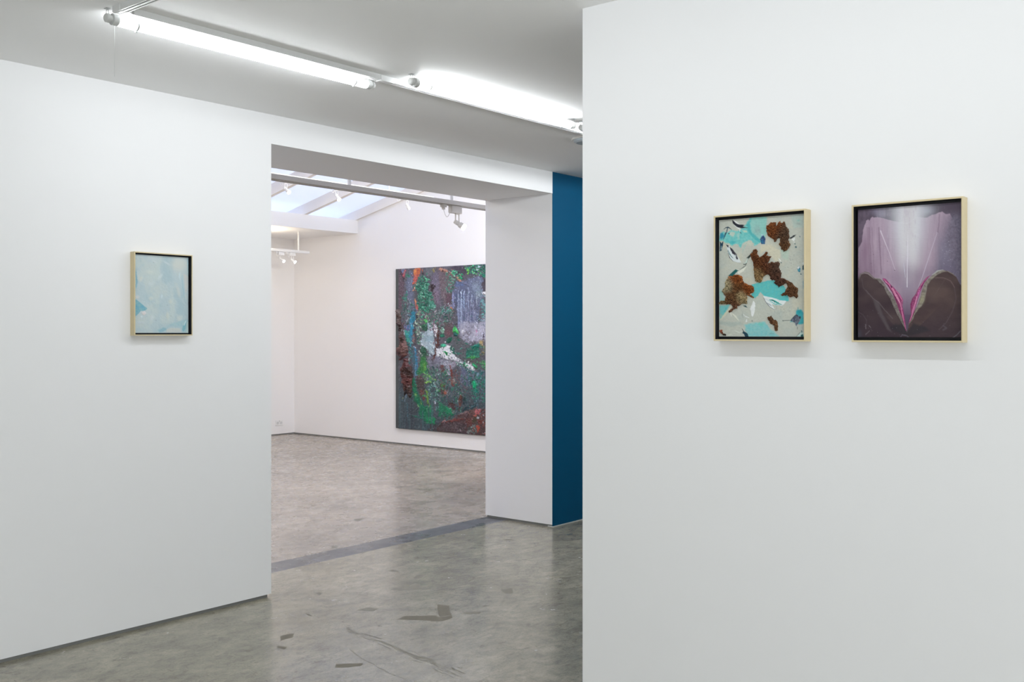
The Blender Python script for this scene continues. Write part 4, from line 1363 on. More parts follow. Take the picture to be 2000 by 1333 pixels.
# pink under the ridges
PINK_L = Q2((512, 178), (570, 188), (640, 275), (705, 335), (765, 400), (835, 480), (892, 580), (884, 700), (912, 850), (935, 980), (955, 1160), (940, 1150), (900, 990), (840, 820), (762, 610), (690, 440), (600, 305), (528, 222))
PINK_R = Q2((1405, 118), (1330, 168), (1250, 260), (1180, 360), (1130, 470), (1062, 560), (1030, 660), (1040, 860), (988, 1030), (1040, 965), (1100, 800), (1160, 600), (1212, 435), (1282, 275), (1342, 190))
c.poly(PINK_L, (140, 58, 106), 1.0, 0.4)
c.poly(PINK_R, (140, 58, 106), 1.0, 0.4)
c.h += 0.00015 * c.tone + 0.0002 * c.w1
canvas_block(tC, oC, plC, c.h, c.c, M_OIL_GLOSS, 0.014)


def pink(pts, ribs, seed):
    fp = fine_plane(plC, pts, 0.0007, 3)
    c = fp.canvas((158, 74, 122), seed)
    sd = c.sd(pts, 0.5)
    c.put(np.clip(0.5 + c.tone, 0, 1) * 0.7, (116, 40, 86))
    h0 = sstep(0, 2.5, -sd) * 0.003
    for p, w_, cc, hh in ribs:
        c.stroke(p, w_, cc, 1.0, 0.5, 0.95, h=hh)
    h = h0 * (1 + 0.5 * c.tone) + c.h + 0.0006 * c.tone
    h = np.where(sd < -0.3, np.maximum(h, 0.0004), -0.001)
    ins = sd < 0.2
    mask = ins[:-1, :-1] & ins[1:, :-1] & ins[:-1, 1:] & ins[1:, 1:]
    o = grid_mesh('pink_ridge', fp.points(h, oC), np.clip(c.c * PIGMENT_GAIN, 0, 0.9), M_OIL_THICK, tC, mask)
    o['label'] = 'thick glossy pink paint ridge'


pink(PINK_L, [(Q2((520, 190), (640, 300), (720, 430), (780, 560)), 3.0, (196, 104, 150), 0.002),
              (Q2((700, 360), (760, 470), (830, 620), (880, 760)), 3.4, (206, 132, 166), 0.0025),
              (Q2((770, 410), (840, 500), (885, 600), (870, 620)), 3.2, (186, 104, 146), 0.0022),
              (Q2((840, 640), (890, 860), (940, 1120)), 2.6, (194, 110, 150), 0.002),
              (Q2((610, 310), (700, 450), (770, 620), (850, 850), (905, 1000)), 1.5, (106, 20, 74), -0.0008),
              (Q2((670, 320), (700, 365)), 2.0, (70, 20, 60), -0.001),
              (Q2((570, 240), (600, 270)), 1.6, (232, 160, 200), 0.001)], 61)
pink(PINK_R, [(Q2((1390, 130), (1290, 220), (1220, 330), (1150, 470)), 2.6, (192, 100, 150), 0.002),
              (Q2((1230, 380), (1190, 450), (1160, 560)), 3.2, (196, 100, 164), 0.0025),
              (Q2((1160, 560), (1110, 700), (1070, 860), (1010, 1010)), 4.2, (194, 118, 158), 0.0025),
              (Q2((1090, 530), (1050, 620), (1045, 740)), 2.0, (110, 30, 80), -0.0006),
              (Q2((1280, 270), (1210, 420)), 1.4, (120, 24, 84), -0.0008),
              (Q2((1155, 520), (1140, 610)), 1.6, (236, 170, 210), 0.001)], 62)

# ------------------------------------------------------------------ the large green painting in the far gallery
tD = thing('large_painting', 'large unframed painting of a green jungle waterfall with thick paint on the gallery wall', 'painting', (XW, 8.9, 0.215))
oD = (XW, 8.9, 0.215)
plD = Plane('x', XW - 0.04, 9.80, 7.95, 0.217, 2.352, 330, 400)
c = plD.canvas((88, 88, 98), 71)
U_, V_ = c.U, c.V
SG = 10.667
A1, A2, A3, A4, A5, A6 = T(770, 515, SG), T(858, 515, SG), T(770, 630, SG), T(858, 630, SG), T(770, 735, SG), T(858, 735, SG)
c.put(0.8 * sstep(-0.1, 0.5, fbm(U_ / 10, V_ / 24, 5)), (104, 98, 112))
c.put(0.8 * sstep(0.0, 0.5, fbm(U_ / 8, V_ / 16, 6)), (74, 78, 88))
c.put(sstep(700, 800, V_), (66, 74, 82))
c.put(0.8 * sstep(700, 760, V_) * np.clip(fbm(U_ / 1.8, V_ / 60, 7) + 0.4, 0, 1), (58, 84, 92))
# upper left
c.poly(A1((70, 110), (170, 110), (215, 420), (170, 720), (150, 950), (70, 950)), (94, 78, 92), 2, 1.5)
c.stroke(A1((140, 130), (190, 300), (200, 420)), 5, (58, 48, 64), 2, 1.5)
c.stroke(A1((190, 130), (195, 200)), 3, (110, 130, 170), 1.5, 1)
c.stroke(A1((245, 140), (215, 210), (200, 280)), 3, (196, 96, 108), 1.2, 1)
c.poly(A1((240, 400), (320, 160), (400, 160), (400, 600), (420, 980), (300, 980), (280, 600)), (94, 104, 130), 3, 2, 0.9, color2=(112, 120, 146), mixn=np.clip(fbm(U_ / 1.5, V_ / 30, 9) + 0.5, 0, 1))
c.stroke(A1((370, 200), (350, 400), (300, 480)), 2.5, (136, 144, 172), 1.5, 1)
c.poly(A1((395, 115), (470, 98), (550, 100), (520, 210), (480, 320), (440, 430), (375, 435), (415, 300), (420, 220)), (205, 118, 66), 1.2, 1.2, h=0.004, color2=(182, 84, 74))
c.poly(A1((420, 240), (490, 230), (460, 380), (400, 430)), (186, 92, 92), 1.5, 1.5, 0.8)
c.glow(811, 529, 2.2, 2.6, (240, 172, 96), 0.9)
c.stroke(A1((450, 510), (450, 570)), 3, (228, 160, 120), 1, 0.8)
c.stroke(A1((440, 760), (445, 860)), 3, (222, 150, 104), 1, 0.8)
c.stroke(A1((450, 860), (480, 980)), 3, (192, 96, 88), 1, 0.8)
c.poly(A1((560, 110), (800, 80), (830, 120), (760, 260), (700, 280), (640, 180), (560, 180)), (104, 108, 116), 2.5, 2, 0.8)
c.poly(A1((760, 260), (860, 170), (960, 160), (960, 850), (900, 820), (840, 640), (760, 430)), (110, 104, 124), 3, 2, 0.9)
c.glow(770 + 870 / SG, 515 + 690 / SG, 7, 12, (140, 122, 140), 0.7)
c.stroke(A1((800, 580), (850, 700), (880, 800)), 1.5, (70, 58, 70), 1, 1)
c.poly(A1((790, 440), (850, 440), (850, 480), (790, 590), (750, 480)), (42, 30, 38), 1.2, 1.5, h=0.003)
c.stroke(A1((800, 120), (830, 110), (815, 170)), 1.6, (150, 140, 70), 1, 0.8)
GR = [(38, 112, 92), (66, 156, 126), (24, 84, 74), (120, 184, 160), (50, 136, 104), (18, 70, 66)]
c.dabs(A1((600, 230), (690, 330), (720, 560), (800, 680), (860, 900), (740, 1000), (560, 1050), (480, 900), (500, 640), (440, 480), (520, 300)), 420, [(30, 96, 82), (44, 122, 98), (24, 84, 76)], (3, 6.5), seed=1, h=0.003)
c.dabs(A1((600, 230), (690, 330), (720, 560), (800, 680), (860, 900), (740, 1000), (560, 1050), (480, 900), (500, 640), (440, 480), (520, 300)), 300, GR, (1.5, 4.0), seed=2, h=0.004)
c.dabs(A1((540, 480), (720, 480), (720, 720), (520, 720)), 40, [(150, 206, 190), (120, 190, 165)], (2, 4), asp=(2, 4), seed=3, h=0.003)
c.dabs(A1((660, 320), (760, 310), (750, 380), (660, 400)), 14, [(80, 190, 120), (110, 190, 160)], (2, 4), seed=4, h=0.003)
c.stroke(A1((585, 190), (590, 230)), 4, (30, 34, 48), 1, 1)
c.dabs(A1((250, 220), (310, 230), (300, 300), (240, 300)), 14, [(44, 124, 104), (66, 146, 120)], (2, 4.5), seed=5, h=0.002)
c.dabs(A1((140, 660), (280, 640), (250, 800), (160, 780)), 34, [(40, 112, 100), (58, 134, 118)], (2, 5), seed=6)
c.dabs(A1((160, 780), (380, 760), (380, 1333), (170, 1333)), 150, [(40, 104, 92), (74, 130, 120), (96, 92, 104), (150, 160, 170), (30, 76, 76)], (2, 5), ang=(1.1, 2.0), seed=7)
c.poly(A1((360, 1000), (440, 1000), (440, 1150), (380, 1333), (320, 1333), (340, 1150)), (34, 122, 148), 2, 2, 0.95)
c.poly(A1((455, 1010), (510, 1030), (490, 1333), (440, 1333)), (48, 50, 66), 1.5, 1.2)
c.dabs(A1((470, 980), (560, 980), (560, 1333), (460, 1333)), 50, [(150, 172, 140), (184, 196, 160), (60, 110, 88)], (1.5, 4), seed=8, h=0.003)
c.dabs(A1((560, 1080), (960, 960), (960, 1333), (560, 1333)), 220, [(44, 110, 92), (110, 104, 112), (70, 140, 118), (134, 120, 128), (36, 84, 76), (170, 176, 180)], (2, 6), seed=9, h=0.002)
c.poly(A1((610, 1150), (680, 1160), (690, 1230), (640, 1250)), (88, 196, 104), 1.2, 1.5, h=0.004)
c.dabs(A1((700, 760), (860, 840), (850, 980), (740, 960)), 60, [(70, 150, 128), (46, 118, 100), (130, 180, 170)], (2, 5), seed=10, h=0.003)
# upper right: branch, cliff and falling water
c.poly(A2((-40, 90), (60, 90), (250, 220), (330, 320), (250, 600), (210, 860), (120, 870), (0, 500)), (112, 98, 106), 3, 2, 0.8)
c.poly(A2((120, 640), (240, 640), (250, 870), (180, 880)), (92, 70, 82), 2.5, 2, 0.9)
c.poly(A2((250, 60), (520, 50), (560, 200), (420, 300), (330, 240)), (70, 64, 80), 3, 2, 0.9)
c.stroke(A2((40, 125), (150, 160), (260, 215), (330, 260)), (6.5, 5, 2.5), (186, 136, 116), 1, 0.6, h=0.006)
c.stroke(A2((100, 160), (260, 215), (370, 290)), 2.4, (112, 78, 78), 1, 0.6)
c.stroke(A2((380, 295), (450, 360), (480, 375)), (5, 4, 2), (190, 138, 112), 1, 0.6, h=0.005)
c.stroke(A2((480, 370), (560, 435), (615, 472)), (2.5, 4, 1.5), (178, 136, 122), 1, 0.6, h=0.004)
c.poly(A2((340, 380), (480, 370), (640, 300), (900, 260), (960, 620), (860, 840), (790, 1340), (380, 1340), (370, 900), (290, 620), (320, 500)), (100, 108, 136), 3, 2, 0.95, color2=(84, 92, 122), mixn=np.clip(fbm(U_ / 3, V_ / 22, 19) + 0.5, 0, 1))
c.glow(930, 558, 12, 10, (132, 146, 166), 0.8)
c.glow(936, 574, 9, 9, (128, 146, 158), 0.8)
c.poly(A2((340, 400), (500, 380), (520, 470), (340, 470)), (86, 104, 142), 2, 1, 0.9)
c.poly(A2((310, 620), (520, 640), (520, 900), (340, 960)), (72, 86, 120), 3, 1.5, 0.7)
c.poly(A2((590, 760), (800, 740), (820, 980), (600, 1000)), (88, 92, 116), 3, 1.5, 0.7)
WATER = ((395, 560, 1340, 2.2, (150, 162, 192)), (458, 570, 1250, 2.4, (166, 182, 210)), (515, 580, 980, 2.2, (158, 178, 208)), (605, 500, 1000, 1.8, (150, 162, 190)),
                             (680, 640, 900, 2.0, (156, 170, 194)), (650, 780, 1300, 1.6, (136, 142, 170)), (720, 760, 1250, 1.4, (138, 144, 170)), (785, 580, 900, 1.8, (160, 172, 190)),
                             (832, 620, 700, 2.0, (166, 178, 192)), (565, 640, 1300, 1.2, (130, 138, 166)), (480, 900, 1300, 1.2, (140, 150, 180)), (425, 700, 1300, 1.2, (128, 140, 172)),
                             (750, 900, 1300, 1.4, (140, 146, 168)), (545, 900, 1320, 1.3, (140, 146, 172)), (600, 1000, 1320, 1.6, (150, 154, 178)))
for x_, y0_, y1_, w_, cc in WATER:
    c.stroke(A2((x_, y0_), (x_ - 3, (y0_ + y1_) / 2), (x_ + 2, y1_)), w_, cc, 1.0, 0.5, 0.9)
c.stroke(A2((458, 570), (458, 660)), 2.8, (196, 212, 230), 1, 0.4)
c.stroke(A2((515, 580), (518, 660)), 2.6, (190, 206, 228), 1, 0.4)
c.stroke(A2((275, 600), (295, 800), (305, 930)), 3.4, (144, 150, 196), 1.2, 0.6, h=0.003)
c.stroke(A2((240, 870), (275, 950), (295, 1005)), 3.4, (196, 128, 84), 1, 0.5, h=0.004)
TR = [(22, 92, 84), (34, 122, 96), (16, 70, 74), (60, 160, 120), (30, 104, 96)]
c.dabs(A2((500, 50), (950, 25), (1010, 30), (1010, 300), (940, 300), (860, 250), (700, 220), (600, 180), (540, 130)), 230, TR, (2, 5), seed=11, h=0.004)
c.dabs(A2((500, 50), (950, 30), (950, 290), (700, 210), (560, 140)), 40, [(70, 190, 130), (130, 200, 160), (110, 180, 70)], (1.4, 3.2), seed=12, h=0.004)
c.stroke(A2((595, 120), (610, 170)), 3.2, (112, 190, 74), 1, 0.8)
c.stroke(A2((795, 80), (800, 140)), 2.4, (200, 216, 232), 1, 0.8)
c.glow(858 + 835 / SG, 515 + 60 / SG, 1.5, 1.5, (210, 226, 240), 1, p=4)
c.dabs(A2((150, 180), (330, 120), (490, 220), (490, 300), (330, 350), (310, 480), (280, 620), (130, 640), (120, 420)), 110, [(44, 128, 104), (70, 156, 130), (34, 100, 90), (112, 176, 156)], (2, 4.5), seed=13, h=0.003)
c.dabs(A2((280, 130), (330, 130), (320, 210), (280, 210)), 8, [(30, 160, 110), (70, 190, 140)], (3, 5), seed=14, h=0.003)
c.dabs(A2((390, 230), (490, 220), (490, 300), (390, 290)), 24, [(20, 140, 96), (40, 170, 110)], (2.5, 5), seed=15, h=0.004)
c.poly(A2((920, 320), (1100, 300), (1100, 600), (910, 590), (890, 400)), (70, 62, 74), 2, 2, 0.9)
c.glow(858 + 935 / SG, 515 + 625 / SG, 3.2, 4, (238, 240, 244), 1, p=4, h=0.005)
c.dabs(A2((860, 680), (1100, 640), (1100, 1333), (880, 1200), (840, 900)), 160, [(50, 130, 120), (80, 160, 150), (110, 150, 166), (40, 106, 108), (150, 180, 190)], (2, 6), seed=16)
c.glow(858 + 820 / SG, 515 + 1075 / SG, 3, 2, (56, 124, 120), 0.8)
c.dabs(A2((0, 900), (240, 860), (300, 1000), (260, 1333), (0, 1333)), 170, [(40, 104, 90), (66, 134, 110), (104, 96, 106), (30, 76, 74), (140, 150, 158)], (2, 6), seed=17, h=0.002)
c.dabs(A2((50, 900), (240, 900), (240, 1050), (50, 1040)), 30, [(110, 176, 176), (150, 200, 200), (60, 140, 120)], (2, 4.5), seed=18, h=0.003)
# middle left
c.poly(A3((60, 0), (220, 0), (200, 250), (260, 480), (300, 700), (120, 720), (60, 720)), (88, 72, 76), 2, 1.5, 0.9)
c.poly(A3((200, 160), (330, 200), (330, 420), (260, 420), (230, 320)), (44, 136, 128), 2, 2, 0.95, color2=(70, 160, 150))
c.stroke(A3((250, 230), (330, 270)), 3, (60, 166, 156), 1.2, 1.2)
c.poly(A3((250, 60), (320, 40), (320, 140), (270, 190), (240, 150)), (120, 120, 160), 1.5, 1.5, color2=(70, 80, 130))
c.stroke(A3((210, 170), (205, 260)), 3, (168, 180, 184), 1.2, 1)
c.stroke(A3((350, -60), (375, 60), (355, 200), (345, 380), (370, 560)), 7, (46, 134, 166), 2, 1.4, h=0.003)
c.stroke(A3((340, 0), (360, 100)), 3, (100, 176, 206), 1, 0.8)
c.stroke(A3((360, 560), (400, 720), (420, 860), (430, 1000)), 8, (62, 96, 110), 2.5, 1.6)
c.stroke(A3((425, 500), (450, 640), (460, 820), (455, 1000), (445, 1340)), 6, (52, 122, 156), 2, 1.2, h=0.003)
c.stroke(A3((440, 900), (450, 1100), (455, 1330)), 3, (96, 136, 168), 1.5, 1)
c.stroke(A3((425, 490), (460, 520)), 2.4, (200, 206, 220), 1, 1)
c.dabs(A3((270, 400), (400, 400), (360, 640), (280, 800), (320, 900), (350, 900)), 36, [(60, 160, 150), (120, 180, 180), (190, 206, 206), (30, 110, 106)], (2, 5), seed=21, h=0.003)
c.stroke(A3((400, 30), (420, 200), (430, 420)), 5, (70, 66, 74), 2, 1.2)
c.stroke(A3((395, 210), (405, 330), (400, 420)), 3.4, (140, 110, 110), 1.2, 1)
c.dabs(A3((430, 0), (560, 0), (540, 470), (470, 440)), 80, [(60, 124, 100), (150, 180, 160), (190, 206, 190), (30, 90, 76), (110, 150, 150)], (2, 5), seed=22, h=0.003)
c.poly(A3((560, 40), (680, 60), (700, 160), (660, 210), (570, 180)), (28, 88, 66), 2, 2, 0.95)
c.stroke(A3((680, 150), (740, 180), (760, 190)), 2.6, (26, 54, 50), 1, 1)
c.poly(A3((690, 0), (760, 60), (820, 200), (850, 560), (820, 700), (720, 640), (640, 520), (540, 460), (560, 320), (580, 230), (680, 200), (700, 130)), (150, 172, 186), 2, 2, 0.95, color2=(176, 192, 202), mixn=np.clip(fbm((U_ + V_ * 0.35) / 2.0, (V_ - U_ * 0.3) / 16, 31) + 0.5, 0, 1))
c.poly(A3((620, 280), (780, 260), (820, 420), (720, 400), (640, 400)), (132, 160, 176), 4, 2, 0.7)
c.stroke(A3((560, 455), (640, 510), (740, 600), (830, 690)), 2.6, (206, 216, 222), 1.0, 1.0, h=0.003)
c.stroke(A3((740, 450), (840, 520)), 2.4, (206, 220, 226), 1.0, 0.8)
c.stroke(A3((680, 540), (760, 620)), 3, (120, 160, 158), 1.5, 1, 0.8)
c.poly(A3((560, 490), (660, 530), (675, 620), (680, 760), (560, 720), (545, 600)), (40, 82, 66), 2, 2, 0.95)
c.poly(A3((550, 720), (680, 740), (700, 860), (690, 1030), (560, 1080), (470, 1100), (500, 1000), (550, 900)), (56, 136, 66), 2, 2, 0.95, color2=(38, 104, 64))
c.glow(770 + 630 / SG, 630 + 930 / SG, 3, 6, (110, 170, 70), 0.8)
c.glow(770 + 680 / SG, 630 + 960 / SG, 2.4, 5, (14, 104, 92), 0.9)
c.stroke(A3((500, 1000), (470, 1100)), 4, (16, 110, 80), 1.5, 1)
c.stroke(A3((510, 560), (560, 670), (590, 690)), 2, (190, 196, 190), 1, 1.2)
c.stroke(A3((500, 700), (520, 800)), 3, (130, 130, 142), 1.5, 1.2, 0.8)
c.poly(A3((700, 660), (800, 720), (960, 600), (960, 1000), (860, 1000), (720, 960), (700, 800)), (104, 104, 122), 3, 2.5, 0.85, color2=(140, 142, 160))
c.dabs(A3((700, 900), (960, 860), (960, 1333), (640, 1333), (640, 1060)), 200, [(48, 100, 92), (88, 92, 104), (30, 74, 74), (120, 128, 138), (70, 130, 104)], (2, 6), ang=(1.0, 2.1), seed=23)
c.stroke(A3((865, 80), (880, 180), (870, 290)), 5, (222, 224, 232), 1, 1, h=0.004)
c.stroke(A3((830, 0), (840, 140), (850, 260)), 4, (124, 98, 116), 1.5, 1.2)
c.stroke(A3((910, 40), (920, 200), (915, 340), (890, 480), (870, 600), (830, 740), (810, 790)), (3, 6, 3), (84, 50, 48), 1.2, 0.8, h=0.008)
c.stroke(A3((860, 330), (870, 480)), 3.4, (112, 74, 82), 1.2, 0.8)
c.stroke(A3((880, 600), (900, 680)), 1.5, (90, 70, 76), 1, 0.8)
c.poly(A3((460, 1110), (560, 1120), (620, 1180), (640, 1333), (460, 1333)), (86, 62, 62), 2, 2.5, 0.9)
c.stroke(A3((500, 1180), (560, 1180)), 3, (140, 100, 106), 1.2, 1.2)
for a in (((625, 1260), (690, 1240), (720, 1260)), ((730, 1240), (780, 1255)), ((830, 1190), (870, 1190), (870, 1230)), ((670, 1085), (700, 1080))):
    c.stroke(A3(*a), 3.6, (132, 190, 84), 1, 1, h=0.004)
c.dabs(A3((560, 1090), (760, 1060), (800, 1200), (640, 1220)), 26, [(120, 180, 90), (90, 160, 96), (40, 130, 84)], (2, 4.5), seed=24, h=0.003)
# middle right
c.poly(A4((400, 40), (560, -30), (800, 20), (960, -60), (1100, 0), (1100, 380), (920, 390), (650, 410), (500, 400), (430, 260)), (150, 152, 172), 9, 3, 0.95, color2=(176, 176, 194), mixn=np.clip(fbm(U_ / 3, V_ / 12, 33) + 0.5, 0, 1))
c.glow(858 + 620 / SG, 630 + 200 / SG, 6, 5, (104, 100, 112), 0.85)
c.glow(858 + 580 / SG, 630 + 250 / SG, 5, 3, (110, 106, 116), 0.85)
c.glow(858 + 700 / SG, 630 + 80 / SG, 6, 3, (104, 104, 118), 0.8)
c.glow(858 + 600 / SG, 630 + 310 / SG, 4, 4, (128, 126, 138), 0.7)
c.glow(858 + 500 / SG, 630 + 180 / SG, 3.5, 4, (222, 224, 230), 0.95, p=3)
c.stroke(A4((690, 380), (730, 320), (720, 290)), 3, (206, 208, 222), 1.2, 1.2)
c.stroke(A4((740, 60), (770, 110)), 2.6, (206, 208, 222), 1, 1.2)
c.stroke(A4((775, 150), (775, 260)), 2.8, (186, 124, 162), 1.2, 0.8)
c.stroke(A4((910, 210), (915, 310), (910, 390)), 3, (62, 56, 74), 1.2, 0.8)
c.stroke(A4((890, 210), (880, 340)), 2.4, (200, 204, 222), 1.2, 0.8)
c.glow(858 + 870 / SG, 630 + 425 / SG, 3.4, 3, (206, 180, 112), 0.9)
c.poly(A4((100, 0), (280, 0), (280, 240), (240, 420), (120, 300)), (92, 76, 82), 3, 2.5, 0.85)
c.glow(858 + 185 / SG, 630 + 220 / SG, 4, 5, (112, 66, 76), 0.8)
c.poly(A4((240, 300), (420, 320), (560, 420), (520, 760), (420, 800), (360, 640), (260, 480)), (86, 92, 98), 2.5, 3, 0.9)
c.poly(A4((0, 560), (190, 480), (215, 560), (270, 600), (390, 740), (460, 790), (380, 800), (220, 770), (110, 740), (-60, 700), (-60, 560)), (216, 220, 228), 1.5, 2, 1.0, h=0.003)
c.poly(A4((-20, 780), (230, 780), (350, 900), (260, 1000), (200, 1120), (60, 900)), (150, 152, 170), 3, 3, 0.9)
c.glow(858 + 320 / SG, 630 + 840 / SG, 6, 5, (150, 144, 164), 0.8)
c.dabs(A4((0, 800), (220, 790), (200, 1100), (0, 1100)), 60, [(150, 160, 176), (60, 100, 100), (110, 116, 130), (190, 196, 206)], (2, 4), ang=(1.0, 2.2), seed=25)
c.poly(A4((420, 830), (470, 810), (530, 830), (700, 920), (745, 1010), (640, 960), (540, 890), (430, 860)), (214, 220, 226), 1.2, 1.5, h=0.004)
c.stroke(A4((640, 960), (760, 1060), (840, 1080)), 5, (104, 140, 156), 2, 1.4, 0.9)
c.stroke(A4((270, 540), (262, 640)), 2.2, (228, 230, 236), 1, 0.8)
c.poly(A4((240, 480), (300, 520), (340, 640), (280, 660), (240, 580)), (22, 92, 84), 1.5, 1.5)
c.poly(A4((640, 490), (740, 470), (820, 438), (855, 470), (850, 560), (835, 720), (700, 770), (590, 760), (540, 660), (560, 560), (680, 560)), (18, 96, 88), 2, 2, 0.95, color2=(26, 118, 94))
c.dabs(A4((540, 540), (850, 480), (840, 740), (560, 760)), 90, [(16, 84, 80), (36, 126, 100), (70, 100, 98), (30, 110, 90)], (2, 5), seed=26, h=0.003)
c.stroke(A4((680, 500), (740, 490), (830, 450)), 2.5, (110, 170, 160), 1, 0.8)
c.stroke(A4((600, 745), (700, 720), (800, 735)), 5, (66, 158, 82), 1.6, 1.4, h=0.004)
c.stroke(A4((430, 550), (510, 545)), 4, (30, 136, 118), 1.2, 1, h=0.004)
c.stroke(A4((350, 620), (420, 660), (490, 660)), 3.2, (30, 116, 104), 1.2, 1)
c.stroke(A4((530, 430), (600, 440), (630, 450)), 3.2, (30, 120, 104), 1.2, 1)
c.stroke(A4((370, 350), (440, 370)), 3.2, (22, 92, 84), 1.2, 1)
c.dabs(A4((840, 450), (1100, 430), (1100, 720), (860, 680)), 90, [(96, 110, 70), (120, 110, 70), (70, 110, 76), (84, 76, 72)], (2, 5), seed=27, h=0.002)
c.poly(A4((480, 770), (860, 770), (860, 880), (760, 960), (680, 850), (560, 830)), (76, 78, 80), 2, 2.5, 0.9)
c.poly(A4((680, 850), (760, 880), (800, 950), (730, 940)), (22, 126, 78), 1.2, 1.5, h=0.004)
c.dabs(A4((850, 820), (1100, 800), (1100, 980), (880, 1000)), 60, [(50, 150, 84), (34, 116, 84), (80, 170, 100)], (2.5, 5), seed=28, h=0.004)
c.dabs(A4((370, 800), (560, 840), (640, 980), (560, 1060), (370, 900)), 60, [(30, 120, 90), (16, 84, 80), (60, 150, 110), (150, 180, 190)], (2, 5), seed=29, h=0.003)
c.poly(A4((430, 880), (540, 960), (620, 1130), (600, 1333), (420, 1333), (440, 1100)), (90, 98, 126), 3, 2.5, 0.9)
c.dabs(A4((560, 960), (900, 1020), (1100, 1000), (1100, 1333), (600, 1333)), 170, [(18, 92, 88), (34, 110, 104), (76, 92, 110), (14, 70, 76), (110, 130, 150)], (2.5, 6), ang=(1.0, 2.1), seed=30)
c.poly(A4((700, 1210), (760, 1200), (780, 1333), (700, 1333)), (6, 144, 100), 1.5, 1.5, h=0.004)
c.stroke(A4((230, 880), (260, 1040), (270, 1200), (290, 1330)), 4.5, (116, 54, 48), 1.2, 1.2, h=0.005)
c.poly(A4((20, 880), (90, 900), (90, 1050), (30, 1080)), (96, 60, 60), 2, 2)
c.dabs(A4((80, 1000), (200, 1000), (180, 1130), (80, 1130)), 22, [(40, 140, 80), (30, 100, 80)], (2.5, 5), seed=31, h=0.003)
c.dabs(A4((270, 1000), (420, 1020), (460, 1333), (290, 1333)), 60, [(96, 74, 74), (120, 84, 82), (70, 66, 74)], (2.5, 6), ang=(1.1, 2.0), seed=32)
c.dabs(A4((0, 1050), (230, 1060), (250, 1333), (0, 1333)), 80, [(40, 90, 84), (84, 108, 116), (110, 84, 84), (50, 120, 90)], (2, 5), ang=(1.0, 2.1), seed=33)
# lower left
c.put(0.0 * V_, (0, 0, 0))
c.poly(A5((150, 0), (400, 0), (370, 340), (270, 260), (205, 380), (190, 200)), (78, 48, 48), 2, 2, 0.95)
c.poly(A5((360, 100), (400, 40), (450, 40), (460, 180), (490, 360), (560, 480), (620, 600), (660, 640), (720, 640), (800, 600), (815, 760), (780, 800), (860, 900), (840, 1010), (740, 990), (600, 910), (530, 800), (500, 650), (420, 470), (380, 300)), (12, 112, 76), 1.8, 2, 0.97, h=0.003, color2=(8, 92, 70))
c.poly(A5((460, 60), (640, 60), (640, 280), (600, 400), (540, 430), (500, 300)), (66, 58, 58), 2.5, 2.5, 0.9)
c.poly(A5((545, 300), (620, 290), (630, 380), (550, 400)), (106, 62, 56), 2, 2, 0.9)
c.poly(A5((580, 440), (650, 430), (620, 500)), (112, 50, 44), 1.5, 1.2)
c.stroke(A5((590, 400), (650, 420), (690, 430)), 3.4, (70, 150, 90), 1.2, 1)
c.stroke(A5((655, 290), (690, 380), (715, 520), (720, 640)), (3, 5.5, 3), (104, 150, 56), 1.2, 1, h=0.005)
c.poly(A5((640, 860), (760, 840), (860, 900), (840, 1005), (740, 990), (640, 930)), (10, 128, 80), 2, 2, 0.9, h=0.003)
c.poly(A5((740, 620), (800, 610), (800, 760), (740, 740)), (6, 138, 84), 1.5, 1.5)
c.stroke(A5((675, 690), (690, 760)), 3, (120, 176, 150), 1, 1)
c.stroke(A5((540, 520), (570, 600)), 1.6, (120, 150, 90), 1, 0.8)
c.stroke(A5((490, 590), (500, 650)), 2.2, (130, 180, 120), 1, 0.8)
c.glow(770 + 458 / SG, 735 + 395 / SG, 1.4, 2.2, (150, 196, 110), 1)
c.glow(770 + 740 / SG, 735 + 900 / SG, 2, 1.8, (80, 176, 130), 0.8)
c.stroke(A5((290, 780), (400, 840), (520, 860), (620, 880)), 3.4, (22, 112, 92), 1.2, 1.4, h=0.003)
c.stroke(A5((265, 390), (240, 480), (215, 540)), 3, (116, 138, 162), 1.2, 1)
c.stroke(A5((210, 540), (270, 600), (290, 760), (290, 1000)), 2.6, (60, 96, 112), 1.5, 0.8, 0.8)
c.stroke(A5((320, 460), (330, 560)), 2.6, (92, 108, 128), 1.5, 0.8)
c.glow(770 + 320 / SG, 735 + 640 / SG, 2, 2, (100, 150, 150), 0.8)
c.stroke(A5((390, 500), (400, 760)), 3, (64, 96, 98), 2, 0.8, 0.8)
c.stroke(A5((170, 480), (190, 420)), 2.4, (104, 106, 60), 1.2, 1)
c.dabs(A5((640, 240), (960, 80), (960, 700), (820, 800), (760, 500)), 170, [(40, 110, 90), (70, 140, 120), (80, 96, 104), (110, 160, 160), (24, 80, 76), (150, 180, 180)], (2, 5), seed=34, h=0.003)
c.poly(A5((790, 500), (860, 520), (900, 900), (840, 860), (800, 600)), (80, 84, 96), 2, 1.5, 0.8)
c.stroke(A5((845, 520), (850, 580)), 2, (214, 218, 232), 1, 0.6)
c.dabs(A5((760, 1000), (960, 940), (1000, 1200), (700, 1160)), 40, [(58, 46, 52), (74, 58, 62)], (3, 7), seed=35)
